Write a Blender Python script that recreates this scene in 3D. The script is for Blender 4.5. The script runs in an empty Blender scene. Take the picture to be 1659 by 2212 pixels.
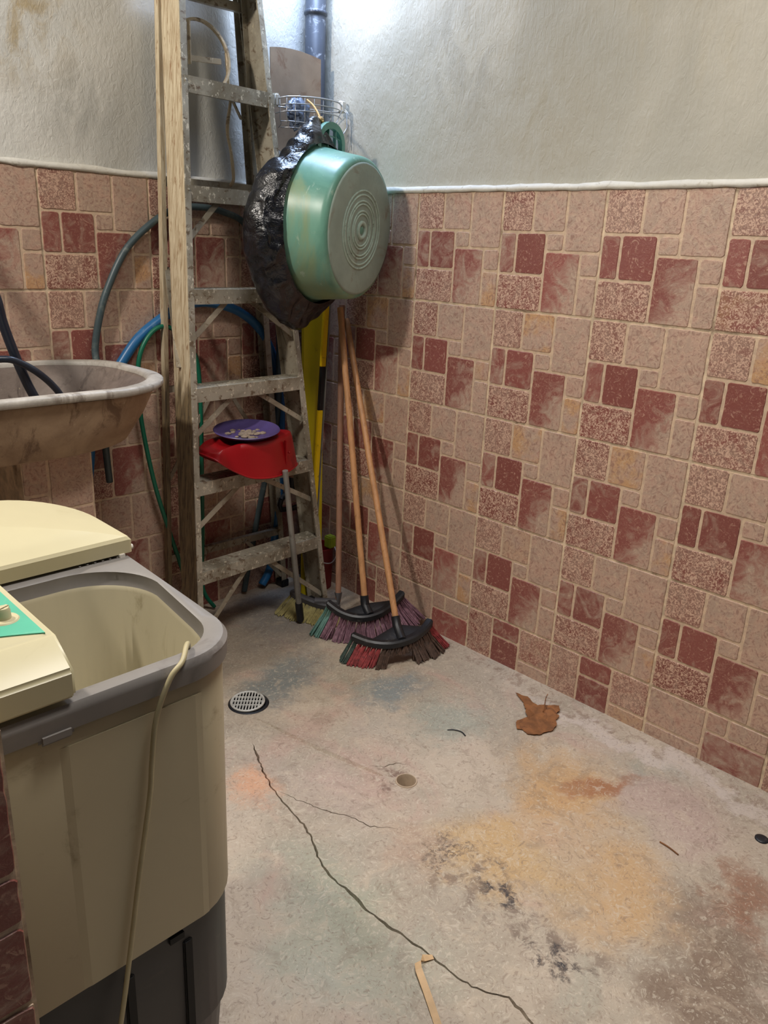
import bpy, bmesh, math, random
from mathutils import Vector, Matrix, noise
PI = math.pi
rnd = random.Random(7)
S = bpy.context.scene
COL = S.collection

# ------------------------------------------------------------------ camera
cam_d = bpy.data.cameras.new('camera')
cam_d.sensor_fit = 'VERTICAL'; cam_d.sensor_height = 36.0
cam_d.lens = 1687.99 / 2212 * 36.0
cam_d.clip_start = 0.02
cam = bpy.data.objects.new('camera', cam_d); COL.objects.link(cam)
yaw, pitch, roll = 0.79316391, -0.32780693, 0.04592664
cy, sy, cp, sp = math.cos(yaw), math.sin(yaw), math.cos(pitch), math.sin(pitch)
f_ = Vector((sy*cp, cy*cp, sp)); r_ = Vector((cy, -sy, 0)); u_ = r_.cross(f_)
R_ = r_*math.cos(roll) + u_*math.sin(roll); U_ = -r_*math.sin(roll) + u_*math.cos(roll)
m = Matrix((R_, U_, -f_)).transposed().to_4x4()
m.translation = Vector((-1.92398549, -2.3126357, 1.29021815))
cam.matrix_world = m
S.camera = cam

# ------------------------------------------------------------------ light
w = bpy.data.worlds.new('world'); S.world = w; w.use_nodes = True
w.node_tree.nodes['Background'].inputs[0].default_value = (0.80, 0.86, 1.0, 1)
w.node_tree.nodes['Background'].inputs[1].default_value = 0.028

def lamp(name, kind, loc, target, energy, color, size=0.1, size_y=None, spread=None):
    d = bpy.data.lights.new(name, kind); d.energy = energy; d.color = color
    if kind == 'AREA':
        d.size = size
        if size_y: d.shape = 'RECTANGLE'; d.size_y = size_y
        if spread: d.spread = math.radians(spread)
    else: d.shadow_soft_size = size
    o = bpy.data.objects.new(name, d); COL.objects.link(o); o.location = loc
    o.rotation_euler = (Vector(target)-Vector(loc)).to_track_quat('-Z', 'Y').to_euler()
    return o
lamp('wall_bulb_light', 'POINT', (-2.0, -0.62, 2.32), (0, 0, 0), 66, (1.0, 0.93, 0.84), 0.06)
lamp('floor_fill_light', 'AREA', (-1.0, -1.75, 2.80), (-0.95, -1.6, 0), 12, (1.0, 0.95, 0.90), 0.6, 0.6, 100)  # added overhead fill that brightens the floor, spread kept narrow
lamp('skylight_light', 'AREA', (-0.17, -0.20, 2.45), (-0.17, -0.22, 0), 9.5, (0.52, 0.68, 1.0), 0.26, 0.26, 150)
S.view_settings.view_transform = 'Standard'; S.view_settings.look = 'None'
S.view_settings.exposure = 0.30; S.view_settings.gamma = 1.0
S.view_settings.use_curve_mapping = False

# ------------------------------------------------------------------ node helpers
class NT:
    def __init__(s, name):
        s.m = bpy.data.materials.new(name); s.m.use_nodes = True
        s.t = s.m.node_tree; s.b = s.t.nodes['Principled BSDF']
        s.tc = s.t.nodes.new('ShaderNodeTexCoord')
    def n(s, k, **kw):
        x = s.t.nodes.new(k)
        for a, v in kw.items(): setattr(x, a, v)
        return x
    def l(s, a, b): s.t.links.new(a, b)
    def obj(s): return s.tc.outputs['Object']
    def mapping(s, scale=(1, 1, 1), src=None):
        mp = s.n('ShaderNodeMapping'); mp.inputs['Scale'].default_value = scale
        s.l(src or s.obj(), mp.inputs[0]); return mp.outputs[0]
    def noise(s, scale, detail=4, rough=.55, dist=0, src=None):
        x = s.n('ShaderNodeTexNoise'); x.inputs['Scale'].default_value = scale
        x.inputs['Detail'].default_value = detail; x.inputs['Roughness'].default_value = rough
        x.inputs['Distortion'].default_value = dist
        s.l(src or s.obj(), x.inputs['Vector']); return x.outputs['Fac']
    def ramp(s, v, a, b, lo=0., hi=1.):
        x = s.n('ShaderNodeMapRange'); x.interpolation_type = 'SMOOTHSTEP'
        x.inputs[1].default_value = a; x.inputs[2].default_value = b
        x.inputs[3].default_value = lo; x.inputs[4].default_value = hi
        s.l(v, x.inputs[0]); return x.outputs[0]
    def mix(s, fac, a, b):
        x = s.n('ShaderNodeMix', data_type='RGBA')
        for sock, v in ((x.inputs[0], fac), (x.inputs[6], a), (x.inputs[7], b)):
            if isinstance(v, bpy.types.NodeSocket): s.l(v, sock)
            elif isinstance(v, (int, float)): sock.default_value = v
            else: sock.default_value = (*v, 1)
        return x.outputs[2]
    def math(s, op, a, b=0.):
        x = s.n('ShaderNodeMath', operation=op)
        for i, v in enumerate((a, b)):
            if isinstance(v, bpy.types.NodeSocket): s.l(v, x.inputs[i])
            else: x.inputs[i].default_value = v
        return x.outputs[0]
    def bump(s, h, strength=.3, dist=.002, prev=None):
        x = s.n('ShaderNodeBump'); x.inputs['Strength'].default_value = strength
        x.inputs['Distance'].default_value = dist; s.l(h, x.inputs['Height'])
        if prev: s.l(prev, x.inputs['Normal'])
        return x.outputs[0]
    def done(s, col, rough=.6, normal=None, metal=0., spec=None):
        if isinstance(col, bpy.types.NodeSocket): s.l(col, s.b.inputs['Base Color'])
        else: s.b.inputs['Base Color'].default_value = (*col, 1)
        if isinstance(rough, bpy.types.NodeSocket): s.l(rough, s.b.inputs['Roughness'])
        else: s.b.inputs['Roughness'].default_value = rough
        s.b.inputs['Metallic'].default_value = metal
        if spec is not None: s.b.inputs['Specular IOR Level'].default_value = spec
        if normal: s.l(normal, s.b.inputs['Normal'])
        return s.m

def lin(r, g, b):
    return tuple(((c/255)/12.92 if c/255 <= .04045 else ((c/255+.055)/1.055)**2.4) for c in (r, g, b))

def simple(name, col, rough=.5, var=.18, scale=9, dirt=None, dirt_amt=.5, dirt_scale=6, bump=.15, bscale=60, metal=0, stretch=(1, 1, 1), spec=None):
    n = NT(name); src = n.mapping(stretch)
    c2 = tuple(c*(1-var*2) for c in col)
    c = n.mix(n.ramp(n.noise(scale, 5, .6, 0, src), .3, .7), c2, col)
    if dirt:
        msk = n.ramp(n.noise(dirt_scale, 7, .68, .6, src), .62-.2*dirt_amt, .80-.16*dirt_amt)
        c = n.mix(msk, c, dirt)
    b = n.bump(n.noise(bscale, 3, .5, 0, src), bump, .002) if bump else None
    return n.done(c, rough, b, metal, spec)

# plaster wall paint
def plaster(name, col, dark, stain, sc, spots=()):
    n = NT(name)
    big = n.noise(1.7, 3, .5, .5); c = n.mix(n.ramp(big, .38, .66), dark, col)
    st = n.noise(2.6, 5, .6, .8, n.mapping((1, 1, .6)))
    c = n.mix(n.ramp(st, .60, .76, 0, .55), c, stain)
    for (px_, py_, pz_, rad, scol, am) in spots:
        sb = n.n('ShaderNodeVectorMath', operation='DISTANCE'); n.l(n.obj(), sb.inputs[0]); sb.inputs[1].default_value = (px_, py_, pz_)
        nz = n.noise(9, 6, .7, 1.0, n.mapping((1, 1, .5)))
        f0 = n.math('MULTIPLY', n.ramp(sb.outputs['Value'], rad, rad*.15), n.ramp(nz, .38, .62, 0, am))
        c = n.mix(f0, c, scol)
    fine = n.noise(150, 3, .6, 0, n.mapping(sc)); c = n.mix(n.ramp(fine, .35, .75, 0, .22), c, dark)
    nb = n.bump(n.noise(70, 4, .6, 1.2, n.mapping(sc)), .55, .004)
    nb = n.bump(n.noise(9, 3, .5), .25, .02, nb)
    return n.done(c, .75, nb)
M_pl_r = plaster('right_plaster', lin(216, 210, 194), lin(184, 180, 166), lin(198, 184, 152), (1, 1, .45), [(.012, -.62, 1.78, .28, lin(168, 164, 152), .8), (.012, -.95, 1.62, .30, lin(176, 168, 148), .7)])
M_pl_b = plaster('back_plaster', lin(226, 224, 216), lin(196, 195, 188), lin(200, 188, 156), (1, 1, .6), [(-.98, .012, 1.80, .22, lin(176, 156, 116), .9), (-.84, .012, 1.62, .16, lin(164, 164, 158), .7)])
M_ridge = simple('white_paint_ridge', lin(224, 220, 208), .6, .06, 20, lin(170, 160, 140), .35, 40, .4, 90)

# wall tiles : colour attribute  R redness, G speckle, B random
def tile_mat(name, gain=1.0):
    n = NT(name)
    at = n.n('ShaderNodeVertexColor'); at.layer_name = 'tint'
    sep = n.n('ShaderNodeSeparateColor'); n.l(at.outputs['Color'], sep.inputs[0])
    r, g, b = sep.outputs[0], sep.outputs[1], sep.outputs[2]
    mott = n.noise(16, 7, .62, 1.8)
    speck = n.noise(130, 4, .6, 1.6)
    vein = n.noise(42, 5, .6, 2.8)
    f = n.math('ADD', r, n.math('MULTIPLY', n.math('SUBTRACT', mott, .5), 1.9))
    f = n.ramp(f, .15, .85)
    k = lambda c: tuple(x*gain for x in c)
    beige = n.mix(n.ramp(mott, .35, .65), k(lin(176, 152, 134)), k(lin(190, 158, 138)))
    ochre = n.math('MULTIPLY', n.ramp(b, .66, .84), n.ramp(n.noise(12, 4), .40, .60, 0, .75))
    beige = n.mix(ochre, beige, k(lin(196, 150, 100)))
    beige = n.mix(n.ramp(vein, .54, .62, 0, .6), beige, k(lin(140, 104, 92)))
    beige = n.mix(n.ramp(vein, .45, .36, 0, .5), beige, k(lin(206, 182, 156)))
    beige = n.mix(n.ramp(speck, .54, .62, 0, .35), beige, k(lin(132, 92, 80)))
    red = n.mix(b, k(lin(128, 74, 66)), k(lin(154, 88, 80)))
    red = n.mix(n.ramp(vein, .56, .66, 0, .7), red, k(lin(186, 146, 126)))
    red = n.mix(n.ramp(speck, .56, .64, 0, .3), red, k(lin(176, 128, 112)))
    c = n.mix(f, beige, red)
    sm = n.math('MULTIPLY', g, n.ramp(speck, .46, .56))
    c = n.mix(sm, c, k(lin(204, 170, 148)))
    c = n.mix(n.math('MULTIPLY', n.ramp(speck, .60, .44, 0, .5), g), c, k(lin(112, 60, 52)))
    alp = at.outputs['Alpha']
    grout = n.mix(n.ramp(n.noise(60, 4), .3, .7), k(lin(190, 166, 142)), k(lin(212, 186, 158)))
    c = n.mix(alp, grout, c)
    h = n.math('ADD', n.math('MULTIPLY', speck, .6), vein)
    return n.done(c, n.ramp(mott, .3, .7, .28, .5), n.bump(h, .35, .0018), 0, .45)
M_tile = tile_mat('patterned_tile', 1.1)
M_grout = simple('cream_grout', lin(236, 212, 180), .7, .2, 30, lin(120, 96, 74), .5, 7, .3, 120)

# ------------------------------------------------------------------ mesh helpers
def mesh_obj(name, bm, mats, parent=None, smooth=False, angle=None):
    me = bpy.data.meshes.new(name)
    bmesh.ops.recalc_face_normals(bm, faces=bm.faces)
    bm.to_mesh(me); bm.free()
    if not isinstance(mats, (list, tuple)): mats = [mats]
    for x in mats: me.materials.append(x)
    if smooth:
        for p in me.polygons: p.use_smooth = True
        if angle:
            try: me.set_sharp_from_angle(angle=math.radians(angle))
            except Exception: pass
    o = bpy.data.objects.new(name, me); COL.objects.link(o)
    if parent: o.parent = parent
    return o
def tag(o, label=None, cat=None, group=None, kind=None):
    if label: o['label'] = label
    if cat: o['category'] = cat
    if group: o['group'] = group
    if kind: o['kind'] = kind
    return o
def empty(name, loc, label, cat, group=None):
    o = bpy.data.objects.new(name, None); COL.objects.link(o); o.location = loc
    o.empty_display_size = .05
    tag(o, label, cat, group); return o
def part(name, bm, mats, root, smooth=False, angle=None, label=None):
    """bm is in world space; shift it into the frame of the root empty"""
    off = Vector(root.location)
    p = root
    while p.parent: p = p.parent; off += Vector(p.location)
    bmesh.ops.translate(bm, verts=bm.verts, vec=-off)
    o = mesh_obj(name, bm, mats, root, smooth, angle)
    if label: o['label'] = label
    return o
V = Vector
def bar(bm, a, b, wx, wy, up=(0, 0, 1), bevel=0, mi=0):
    """box from a to b; wx across (perp. to up), wy along up"""
    a, b = V(a), V(b); d = (b-a); L = d.length; d.normalize(); up = V(up)
    x = d.cross(up)
    if x.length < 1e-4: x = d.cross(V((1, 0, 0)))
    x.normalize(); y = x.cross(d).normalized()
    vs = []
    for t in (a, b):
        for sx, sy2 in ((-1, -1), (1, -1), (1, 1), (-1, 1)):
            vs.append(bm.verts.new(t + x*sx*wx/2 + y*sy2*wy/2))
    F = [bm.faces.new([vs[0], vs[3], vs[2], vs[1]]), bm.faces.new(vs[4:8])]
    for i in range(4): F.append(bm.faces.new([vs[i], vs[(i+1) % 4], vs[4+(i+1) % 4], vs[4+i]]))
    for f in F: f.material_index = mi
    if bevel:
        es = list({e for f in F for e in f.edges})
        bmesh.ops.bevel(bm, geom=es, offset=bevel, segments=2, affect='EDGES')
def box(bm, lo, hi, bevel=0, seg=2):
    lo, hi = V(lo), V(hi)
    r = bmesh.ops.create_cube(bm, size=1)
    for v in r['verts']:
        v.co = V(((lo[i]+hi[i])/2 + v.co[i]*(hi[i]-lo[i]) for i in range(3)))
    if bevel:
        es = list({e for v in r['verts'] for e in v.link_edges})
        bmesh.ops.bevel(bm, geom=es, offset=bevel, segments=seg, affect='EDGES')
def catmull(pts, n=8, closed=False):
    pts = [V(p) for p in pts]; out = []
    N = len(pts)
    rng = range(N if closed else N-1)
    for i in rng:
        if closed: p0, p1, p2, p3 = pts[i-1], pts[i], pts[(i+1) % N], pts[(i+2) % N]
        else: p0, p1, p2, p3 = pts[max(i-1, 0)], pts[i], pts[i+1], pts[min(i+2, N-1)]
        for k in range(n):
            t = k/n
            out.append(.5*((2*p1)+(-p0+p2)*t+(2*p0-5*p1+4*p2-p3)*t*t+(-p0+3*p1-3*p2+p3)*t**3))
    if not closed: out.append(pts[-1])
    return out
def tube(bm, pts, r, seg=10, smooth_n=0, closed=False, caps=True, wob=0, flat=1.0):
    if smooth_n: pts = catmull(pts, smooth_n, closed)
    pts = [V(p) for p in pts]; N = len(pts)
    rr = r if isinstance(r, (list, tuple)) else [r]*N
    if len(rr) != N: rr = [rr[0] + (rr[-1]-rr[0])*i/(N-1) for i in range(N)]
    rings = []; prev = None
    for i, p in enumerate(pts):
        a = pts[(i-1) % N] if (closed or i > 0) else p
        b = pts[(i+1) % N] if (closed or i < N-1) else p
        d = (b-a).normalized()
        if prev is None:
            x = d.cross(V((0, 0, 1)))
            if x.length < .05: x = d.cross(V((1, 0, 0)))
        else: x = prev - d*prev.dot(d)
        x.normalize(); prev = x; y = d.cross(x)
        q = rr[i]*(1+wob*noise.noise(p*14))
        rings.append([bm.verts.new(p + x*math.cos(2*PI*k/seg)*q + y*math.sin(2*PI*k/seg)*q*flat) for k in range(seg)])
    for i in range(N if closed else N-1):
        A, B = rings[i], rings[(i+1) % N]
        for k in range(seg): bm.faces.new([A[k], A[(k+1) % seg], B[(k+1) % seg], B[k]])
    if caps and not closed:
        bm.faces.new(rings[0][::-1]); bm.faces.new(rings[-1])
def loft(bm, rings, close_first=False, close_last=False, mi=0, cyc=True):
    VR = [[bm.verts.new(p) for p in r] for r in rings]
    n = len(VR[0])
    for A, B in zip(VR, VR[1:]):
        for k in range(n if cyc else n-1):
            f = bm.faces.new([A[k], A[(k+1) % n], B[(k+1) % n], B[k]]); f.material_index = mi
    if close_first: bm.faces.new(VR[0][::-1]).material_index = mi
    if close_last: bm.faces.new(VR[-1]).material_index = mi
    return VR
def rrect(x0, x1, y0, y1, rad, z, n=8):
    """rounded rectangle ring; rad one value or four (x1y0, x1y1, x0y1, x0y0)"""
    if not isinstance(rad, (list, tuple)): rad = [rad]*4
    out = []
    for (cx, cy2, sx, sy2, a0), r in zip(((x1, y0, -1, 1, -PI/2), (x1, y1, -1, -1, 0), (x0, y1, 1, -1, PI/2), (x0, y0, 1, 1, PI)), rad):
        for k in range(n+1):
            a = a0 + PI/2*k/n
            out.append(V((cx+sx*r+r*math.cos(a), cy2+sy2*r+r*math.sin(a), z)))
    return out
def lathe(bm, prof, origin, axis, seg=40, cap0=False, cap1=False, xref=None):
    """prof: list of (radius, distance along axis)"""
    a = V(axis).normalized(); x = (V(xref) if xref else V((0, 0, 1)))
    x = (x - a*x.dot(a))
    if x.length < 1e-3: x = V((1, 0, 0)) - a*a.x
    x.normalize(); y = a.cross(x); o = V(origin)
    rings = [[o + a*h + (x*math.cos(2*PI*k/seg)+y*math.sin(2*PI*k/seg))*r for k in range(seg)] for r, h in prof]
    loft(bm, rings, cap0, cap1)

# ------------------------------------------------------------------ tiled walls
TW, TH, ZT = 0.33, 0.325312, 1.4549
# u0,u1,v0,v1 (v from the tile's top), redness, speckle, random
PAT = [(0, .325, 0, .34, .62, 1, .3), (.325, .65, 0, .34, .20, .25, .75), (.65, 1, 0, .49, .14, .30, .35),
       (0, .17, .34, .69, .80, .2, .4), (.17, .475, .34, .69, .95, 0, .3), (.475, .65, .34, .49, .12, .2, .1),
       (0, .475, .69, 1, .75, 1, .6), (.475, .82, .49, 1, .72, .30, .55), (.82, 1, .49, .68, .35, .5, .6), (.82, 1, .68, 1, .20, .3, .9)]
CUTP = [(0, .31, 0, 1, .6, .9, .4), (.31, .64, 0, .36, .8, .2, .4), (.31, .64, .36, 1, .95, 0, .1),
        (.64, 1, 0, .64, .65, .9, .6), (.64, 1, .64, 1, .25, .2, .6)]
CUTQ = [(0, .50, 0, .66, .18, .3, .5), (0, .50, .66, 1, .15, .2, .5), (.50, .68, 0, .34, .6, .5, .5),
        (.68, 1, 0, .34, .25, .3, .5), (.50, 1, .34, 1, .8, .1, .6)]
def tiled_panel(name, org, ud, nd, tiles, H0, kind=True, root=None, lim=None, slab=.012):
    """org: point at the panel's top; ud: unit direction of u; nd: outward normal.
       tiles: (u_offset, z_top, z_bottom, pattern)"""
    org, ud, nd = V(org), V(ud), V(nd); zd = V((0, 0, 1))
    bm = bmesh.new(); lay = bm.loops.layers.color.new('tint')
    def poly_prism(outline, h0, h1, inset, col, rr, grad=None):
        n = len(outline)
        cx = sum(p[0] for p in outline)/n; cz = sum(p[1] for p in outline)/n
        A = [bm.verts.new(org+ud*p[0]+zd*p[1]+nd*h0) for p in outline]
        B = []
        for i, p in enumerate(outline):
            a, b = outline[i-1], outline[(i+1) % n]
            t = V((b[0]-a[0], b[1]-a[1])).normalized(); nn = V((-t.y, t.x))
            q = (p[0]+nn.x*inset, p[1]+nn.y*inset)
            B.append(bm.verts.new(org+ud*q[0]+zd*q[1]+nd*h1))
        fs = [bm.faces.new(B)]
        for i in range(n): fs.append(bm.faces.new([A[i], A[(i+1) % n], B[(i+1) % n], B[i]]))
        for f in fs:
            f.material_index = 0
            for lp in f.loops:
                cc = col
                if grad:
                    q = (lp.vert.co-org); uu, zz = q.dot(ud), q.z
                    tt = ((uu-grad[0])/(grad[1]-grad[0])+1-(zz-grad[2])/(grad[3]-grad[2]))/2
                    cc = (max(0, min(1, col[0]+(.25-1.15*max(0, tt-.35)))), col[1], col[2], col[3])
                lp[lay] = cc
    def outline(u0, u1, z0, z1, rad, jit, rr):
        rad = min(rad, (u1-u0)*.3, (z1-z0)*.3)
        pts = []
        for (cx, cz, a0) in ((u0+rad, z0+rad, PI), (u1-rad, z0+rad, 1.5*PI), (u1-rad, z1-rad, 0), (u0+rad, z1-rad, .5*PI)):
            for k in range(3):
                a = a0+PI/4*k; pts.append((cx+rad*math.cos(a), cz+rad*math.sin(a)))
        out = []
        for i, p in enumerate(pts):
            q = pts[(i+1) % len(pts)]; out.append(p)
            L = math.hypot(q[0]-p[0], q[1]-p[1])
            if L > .02:
                kk = int(L/.012)
                for j in range(1, kk): out.append((p[0]+(q[0]-p[0])*j/kk, p[1]+(q[1]-p[1])*j/kk))
        return [(x+rr.uniform(-jit, jit), z+rr.uniform(-jit, jit)) for x, z in out]
    for (uo, zt, zb, pat) in tiles:
        rr = random.Random(int(uo*1000)+int(zt*977))
        g = .0030
        u0, u1 = uo+g, uo+TW-g
        if lim: u0, u1 = max(u0, lim[0]), min(u1, lim[1])
        if u1-u0 < .01: continue
        # the whole tile
        poly_prism(outline(u0, u1, zb+g, zt-g, .002, 0, rr), -.001, .0012, .0008, (.3, .2, rr.random(), 0), rr)
        for (a, b, c, d, red, spk, ra) in pat:
            s0, s1 = uo+a*TW+.0035, uo+b*TW-.0035
            if lim: s0, s1 = max(s0, lim[0]+.002), min(s1, lim[1]-.002)
            t1, t0 = zt-c*(zt-zb)-.0035, zt-d*(zt-zb)+.0035
            if s1-s0 < .012 or t1-t0 < .01: continue
            poly_prism(outline(s0, s1, t0, t1, .006, .0007, rr), .0008, .0030, .0014,
                       (min(1, max(0, red+rr.uniform(-.12, .12))), spk, min(1, max(0, ra+rr.uniform(-.3, .3))), 1), rr, (s0, s1, t0, t1) if (a, c) == (.475, .49) else None)
    # grout slab behind
    L0, L1 = lim if lim else (min(t[0] for t in tiles), max(t[0] for t in tiles)+TW)
    zt, zb = max(t[1] for t in tiles), min(t[2] for t in tiles)
    c8 = []
    for h in (-slab, 0):
        for u, z in ((L0, zb), (L1, zb), (L1, zt), (L0, zt)): c8.append(bm.verts.new(org+ud*u+zd*z+nd*h))
    for q in ((0, 1, 2, 3), (4, 5, 6, 7), (0, 1, 5, 4), (1, 2, 6, 5), (2, 3, 7, 6), (3, 0, 4, 7)):
        f = bm.faces.new([c8[i] for i in q]); f.material_index = 1
        for lp in f.loops: lp[lay] = (.3, 0, .5, 0)
    o = mesh_obj(name, bm, [M_tile, M_grout], root)
    if kind: tag(o, kind='structure')
    return o
rows = [(ZT-j*TH, ZT-(j+1)*TH) for j in range(4)]
tl = []
for i in range(-2, 7):
    for zt, zb in rows: tl.append((.51345+i*TW, zt, zb, PAT))
    tl.append((.51345+i*TW, ZT-4*TH, -.02, CUTQ if i % 3 == 0 else CUTP))
tiled_panel('wall_right_tiles', (-.0, 0, 0), (0, -1, 0), (-1, 0, 0), tl, 0, lim=(0, 2.80))
tl = []
for i in range(-7, 1):
    for zt, zb in rows: tl.append((-.32309+i*TW, zt, zb, PAT))
    tl.append((-.32309+i*TW, ZT-4*TH, -.02, CUTP))
tiled_panel('wall_back_tiles', (0, 0, 0), (1, 0, 0), (0, -1, 0), tl, 0, lim=(-2.60, 0))

def wall(name, lo, hi, mat):
    bm = bmesh.new(); box(bm, lo, hi); return tag(mesh_obj(name, bm, mat), kind='structure')
wall('wall_right', (.012, -2.8, -.02), (.16, .012, 2.85), M_pl_r)
wall('wall_back', (-2.6, .012, -.02), (.16, .16, 2.85), M_pl_b)
# ragged white paint bead along the top of the tiles
def ridge(name, a, b, nd, seed):
    bm = bmesh.new(); a, b, nd = V(a), V(b), V(nd); N = 150
    rings = []
    for i in range(N+1):
        p = a+(b-a)*i/N
        j1 = noise.noise(p*9+V((seed, 0, 0)))*.0045+noise.noise(p*33)*.0022
        hgt = .015+j1; low = -.003+noise.noise(p*20+V((0, seed, 5)))*.004
        o = .0075+noise.noise(p*25)*.002
        rings.append([p+nd*-.012+V((0, 0, hgt)), p+nd*(o-.006)+V((0, 0, hgt)), p+nd*o+V((0, 0, hgt*.35)), p+nd*(o-.002)+V((0, 0, low)), p+nd*-.012+V((0, 0, low))])
    loft(bm, rings, True, True)
    return tag(mesh_obj(name, bm, M_ridge, smooth=True), kind='structure')
ridge('trim_1', (0, 0, ZT), (0, -2.8, ZT), (-1, 0, 0), 3)
ridge('trim_2', (-2.6, 0, ZT), (0, 0, ZT), (0, -1, 0), 8)

# ------------------------------------------------------------------ floor
def floor_mat():
    n = NT('stained_concrete')
    pos = n.obj()
    wn = n.n('ShaderNodeTexNoise'); wn.inputs['Scale'].default_value = 4.5; wn.inputs['Detail'].default_value = 9
    wn.inputs['Roughness'].default_value = .72
    n.l(pos, wn.inputs['Vector'])
    sub = n.n('ShaderNodeVectorMath', operation='SUBTRACT'); n.l(wn.outputs['Color'], sub.inputs[0]); sub.inputs[1].default_value = (.5, .5, .5)
    sc = n.n('ShaderNodeVectorMath', operation='SCALE'); n.l(sub.outputs[0], sc.inputs[0]); sc.inputs['Scale'].default_value = .42
    ad = n.n('ShaderNodeVectorMath', operation='ADD'); n.l(pos, ad.inputs[0]); n.l(sc.outputs[0], ad.inputs[1])
    wp = ad.outputs[0]
    base = n.mix(n.ramp(n.noise(2.2, 5, .6, .6), .36, .66), lin(176, 164, 146), lin(200, 184, 164))
    base = n.mix(n.ramp(n.noise(3.4, 5, .6, 1.2, n.mapping((1.3, .8, 1))), .52, .72, 0, .7), base, lin(196, 164, 148))
    base = n.mix(n.ramp(n.noise(2.9, 4, .6, .7, n.mapping((.8, 1.2, 1))), .56, .74, 0, .7), base, lin(158, 162, 148))
    def blob(c, x, y, rx, ry, ang, col, amt):
        mp = n.n('ShaderNodeMapping'); mp.vector_type = 'TEXTURE'
        mp.inputs['Location'].default_value = (x, y, 0); mp.inputs['Rotation'].default_value = (0, 0, ang)
        mp.inputs['Scale'].default_value = (rx, ry, 1)
        n.l(wp, mp.inputs[0])
        ln = n.n('ShaderNodeVectorMath', operation='LENGTH'); n.l(mp.outputs[0], ln.inputs[0])
        return n.mix(n.ramp(ln.outputs['Value'], 1.1, .25, 0, amt), c, col)
    B = [(-.99, -.95, .10, .10, 0, (222, 172, 138), 1.00), (-.69, -1.54, .16, .2, .3, (204, 170, 122), 0.94),
         (-.40, -1.50, .24, .18, .4, (206, 166, 118), 0.94), (-.58, -1.76, .2, .16, .2, (204, 168, 124), 0.94),
         (-.26, -1.72, .16, .2, 0, (190, 166, 154), 0.88), (-.82, -1.10, .12, .16, 0, (196, 172, 158), 0.88),
         (-1.05, -1.42, .12, .26, .1, (168, 168, 148), 1.00), (-.38, -1.12, .16, .16, 0, (164, 168, 154), 0.88),
         (-1.16, -1.50, .12, .2, 0, (180, 180, 162), 0.88), (-.31, -1.55, .13, .05, -.6, (162, 104, 70), 0.81),
         (-.40, -1.97, .18, .07, .2, (150, 100, 74), 0.75), (-.40, -.86, .14, .12, 0, (138, 146, 144), 1.00),
         (-.62, -.62, .24, .14, .3, (128, 134, 132), 1.00), (-.30, -.30, .3, .3, 0, (150, 146, 140), 0.88),
         (-.70, -2.02, .30, .12, .6, (138, 118, 100), 0.88), (-.80, -1.36, .1, .12, 0, (186, 160, 138), 0.88),
         (-.08, -1.60, .05, .6, 0, (214, 200, 190), 0.69), (-.88, -1.05, .05, .25, .1, (186, 170, 154), 0.75),
         (-.56, -.98, .12, .12, 0, (182, 172, 158), 0.62)]
    c = base
    for x, y, rx, ry, a, col, am in B: c = blob(c, x, y, rx, ry, a, lin(*col), am)
    # gritty worn patches, dark grains in a mask
    grit = n.ramp(n.noise(95, 5, .7, .8), .47, .56)
    g2 = n.ramp(n.noise(26, 6, .7, .6), .46, .60)
    def patch(c, x, y, rx, ry, ang, col, amt, grain):
        mp = n.n('ShaderNodeMapping'); mp.vector_type = 'TEXTURE'
        mp.inputs['Location'].default_value = (x, y, 0); mp.inputs['Rotation'].default_value = (0, 0, ang)
        mp.inputs['Scale'].default_value = (rx, ry, 1); n.l(wp, mp.inputs[0])
        ln = n.n('ShaderNodeVectorMath', operation='LENGTH'); n.l(mp.outputs[0], ln.inputs[0])
        return n.mix(n.math('MULTIPLY', n.ramp(ln.outputs['Value'], 1.1, .3, 0, amt), grain), c, col)
    c = patch(c, -.80, -1.66, .10, .36, .05, lin(112, 92, 80), .65, g2)
    c = patch(c, -.775, -1.60, .045, .08, .1, lin(58, 56, 58), 1, g2)
    c = patch(c, -.835, -1.775, .045, .09, .05, lin(56, 56, 60), 1, g2)
    c = patch(c, -.77, -1.46, .04, .06, 0, lin(90, 74, 66), .8, grit)
    c = patch(c, -.64, -2.02, .40, .12, .35, lin(120, 98, 84), .45, grit)
    c = patch(c, -.668, -1.175, .07, .06, 0, lin(120, 92, 78), .9, g2)
    c = patch(c, -.04, -1.3, .03, 1.2, 0, lin(120, 88, 70), .5, g2)
    # fine curls, scratches and specks
    curl = n.noise(38, 4, .6, 3.5)
    mid = n.noise(11, 7, .7, 1.4)
    c = n.mix(n.ramp(mid, .52, .66, 0, .35), c, lin(140, 122, 104))
    c = n.mix(n.ramp(mid, .47, .36, 0, .35), c, lin(210, 192, 168))
    c = n.mix(n.ramp(curl, .56, .64, 0, .5), c, lin(216, 204, 184))
    c = n.mix(n.ramp(curl, .43, .35, 0, .5), c, lin(140, 120, 104))
    sp = n.noise(230, 2, .5)
    c = n.mix(n.ramp(sp, .68, .74, 0, .7), c, lin(110, 86, 70))
    c = n.mix(n.ramp(sp, .32, .27, 0, .6), c, lin(232, 224, 208))
    nb = n.bump(curl, .35, .004); nb = n.bump(n.noise(5, 4, .5), .3, .03, nb)
    nb = n.bump(n.noise(180, 3, .6), .25, .0015, nb)
    c = n.mix(.14, c, lin(96, 80, 64))
    return n.done(c, n.ramp(n.noise(6, 4), .35, .65, .42, .68), nb, 0, .4)
M_floor = floor_mat()
M_hole = simple('dark_earth', lin(52, 42, 34), .9, .3, 30)
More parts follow.
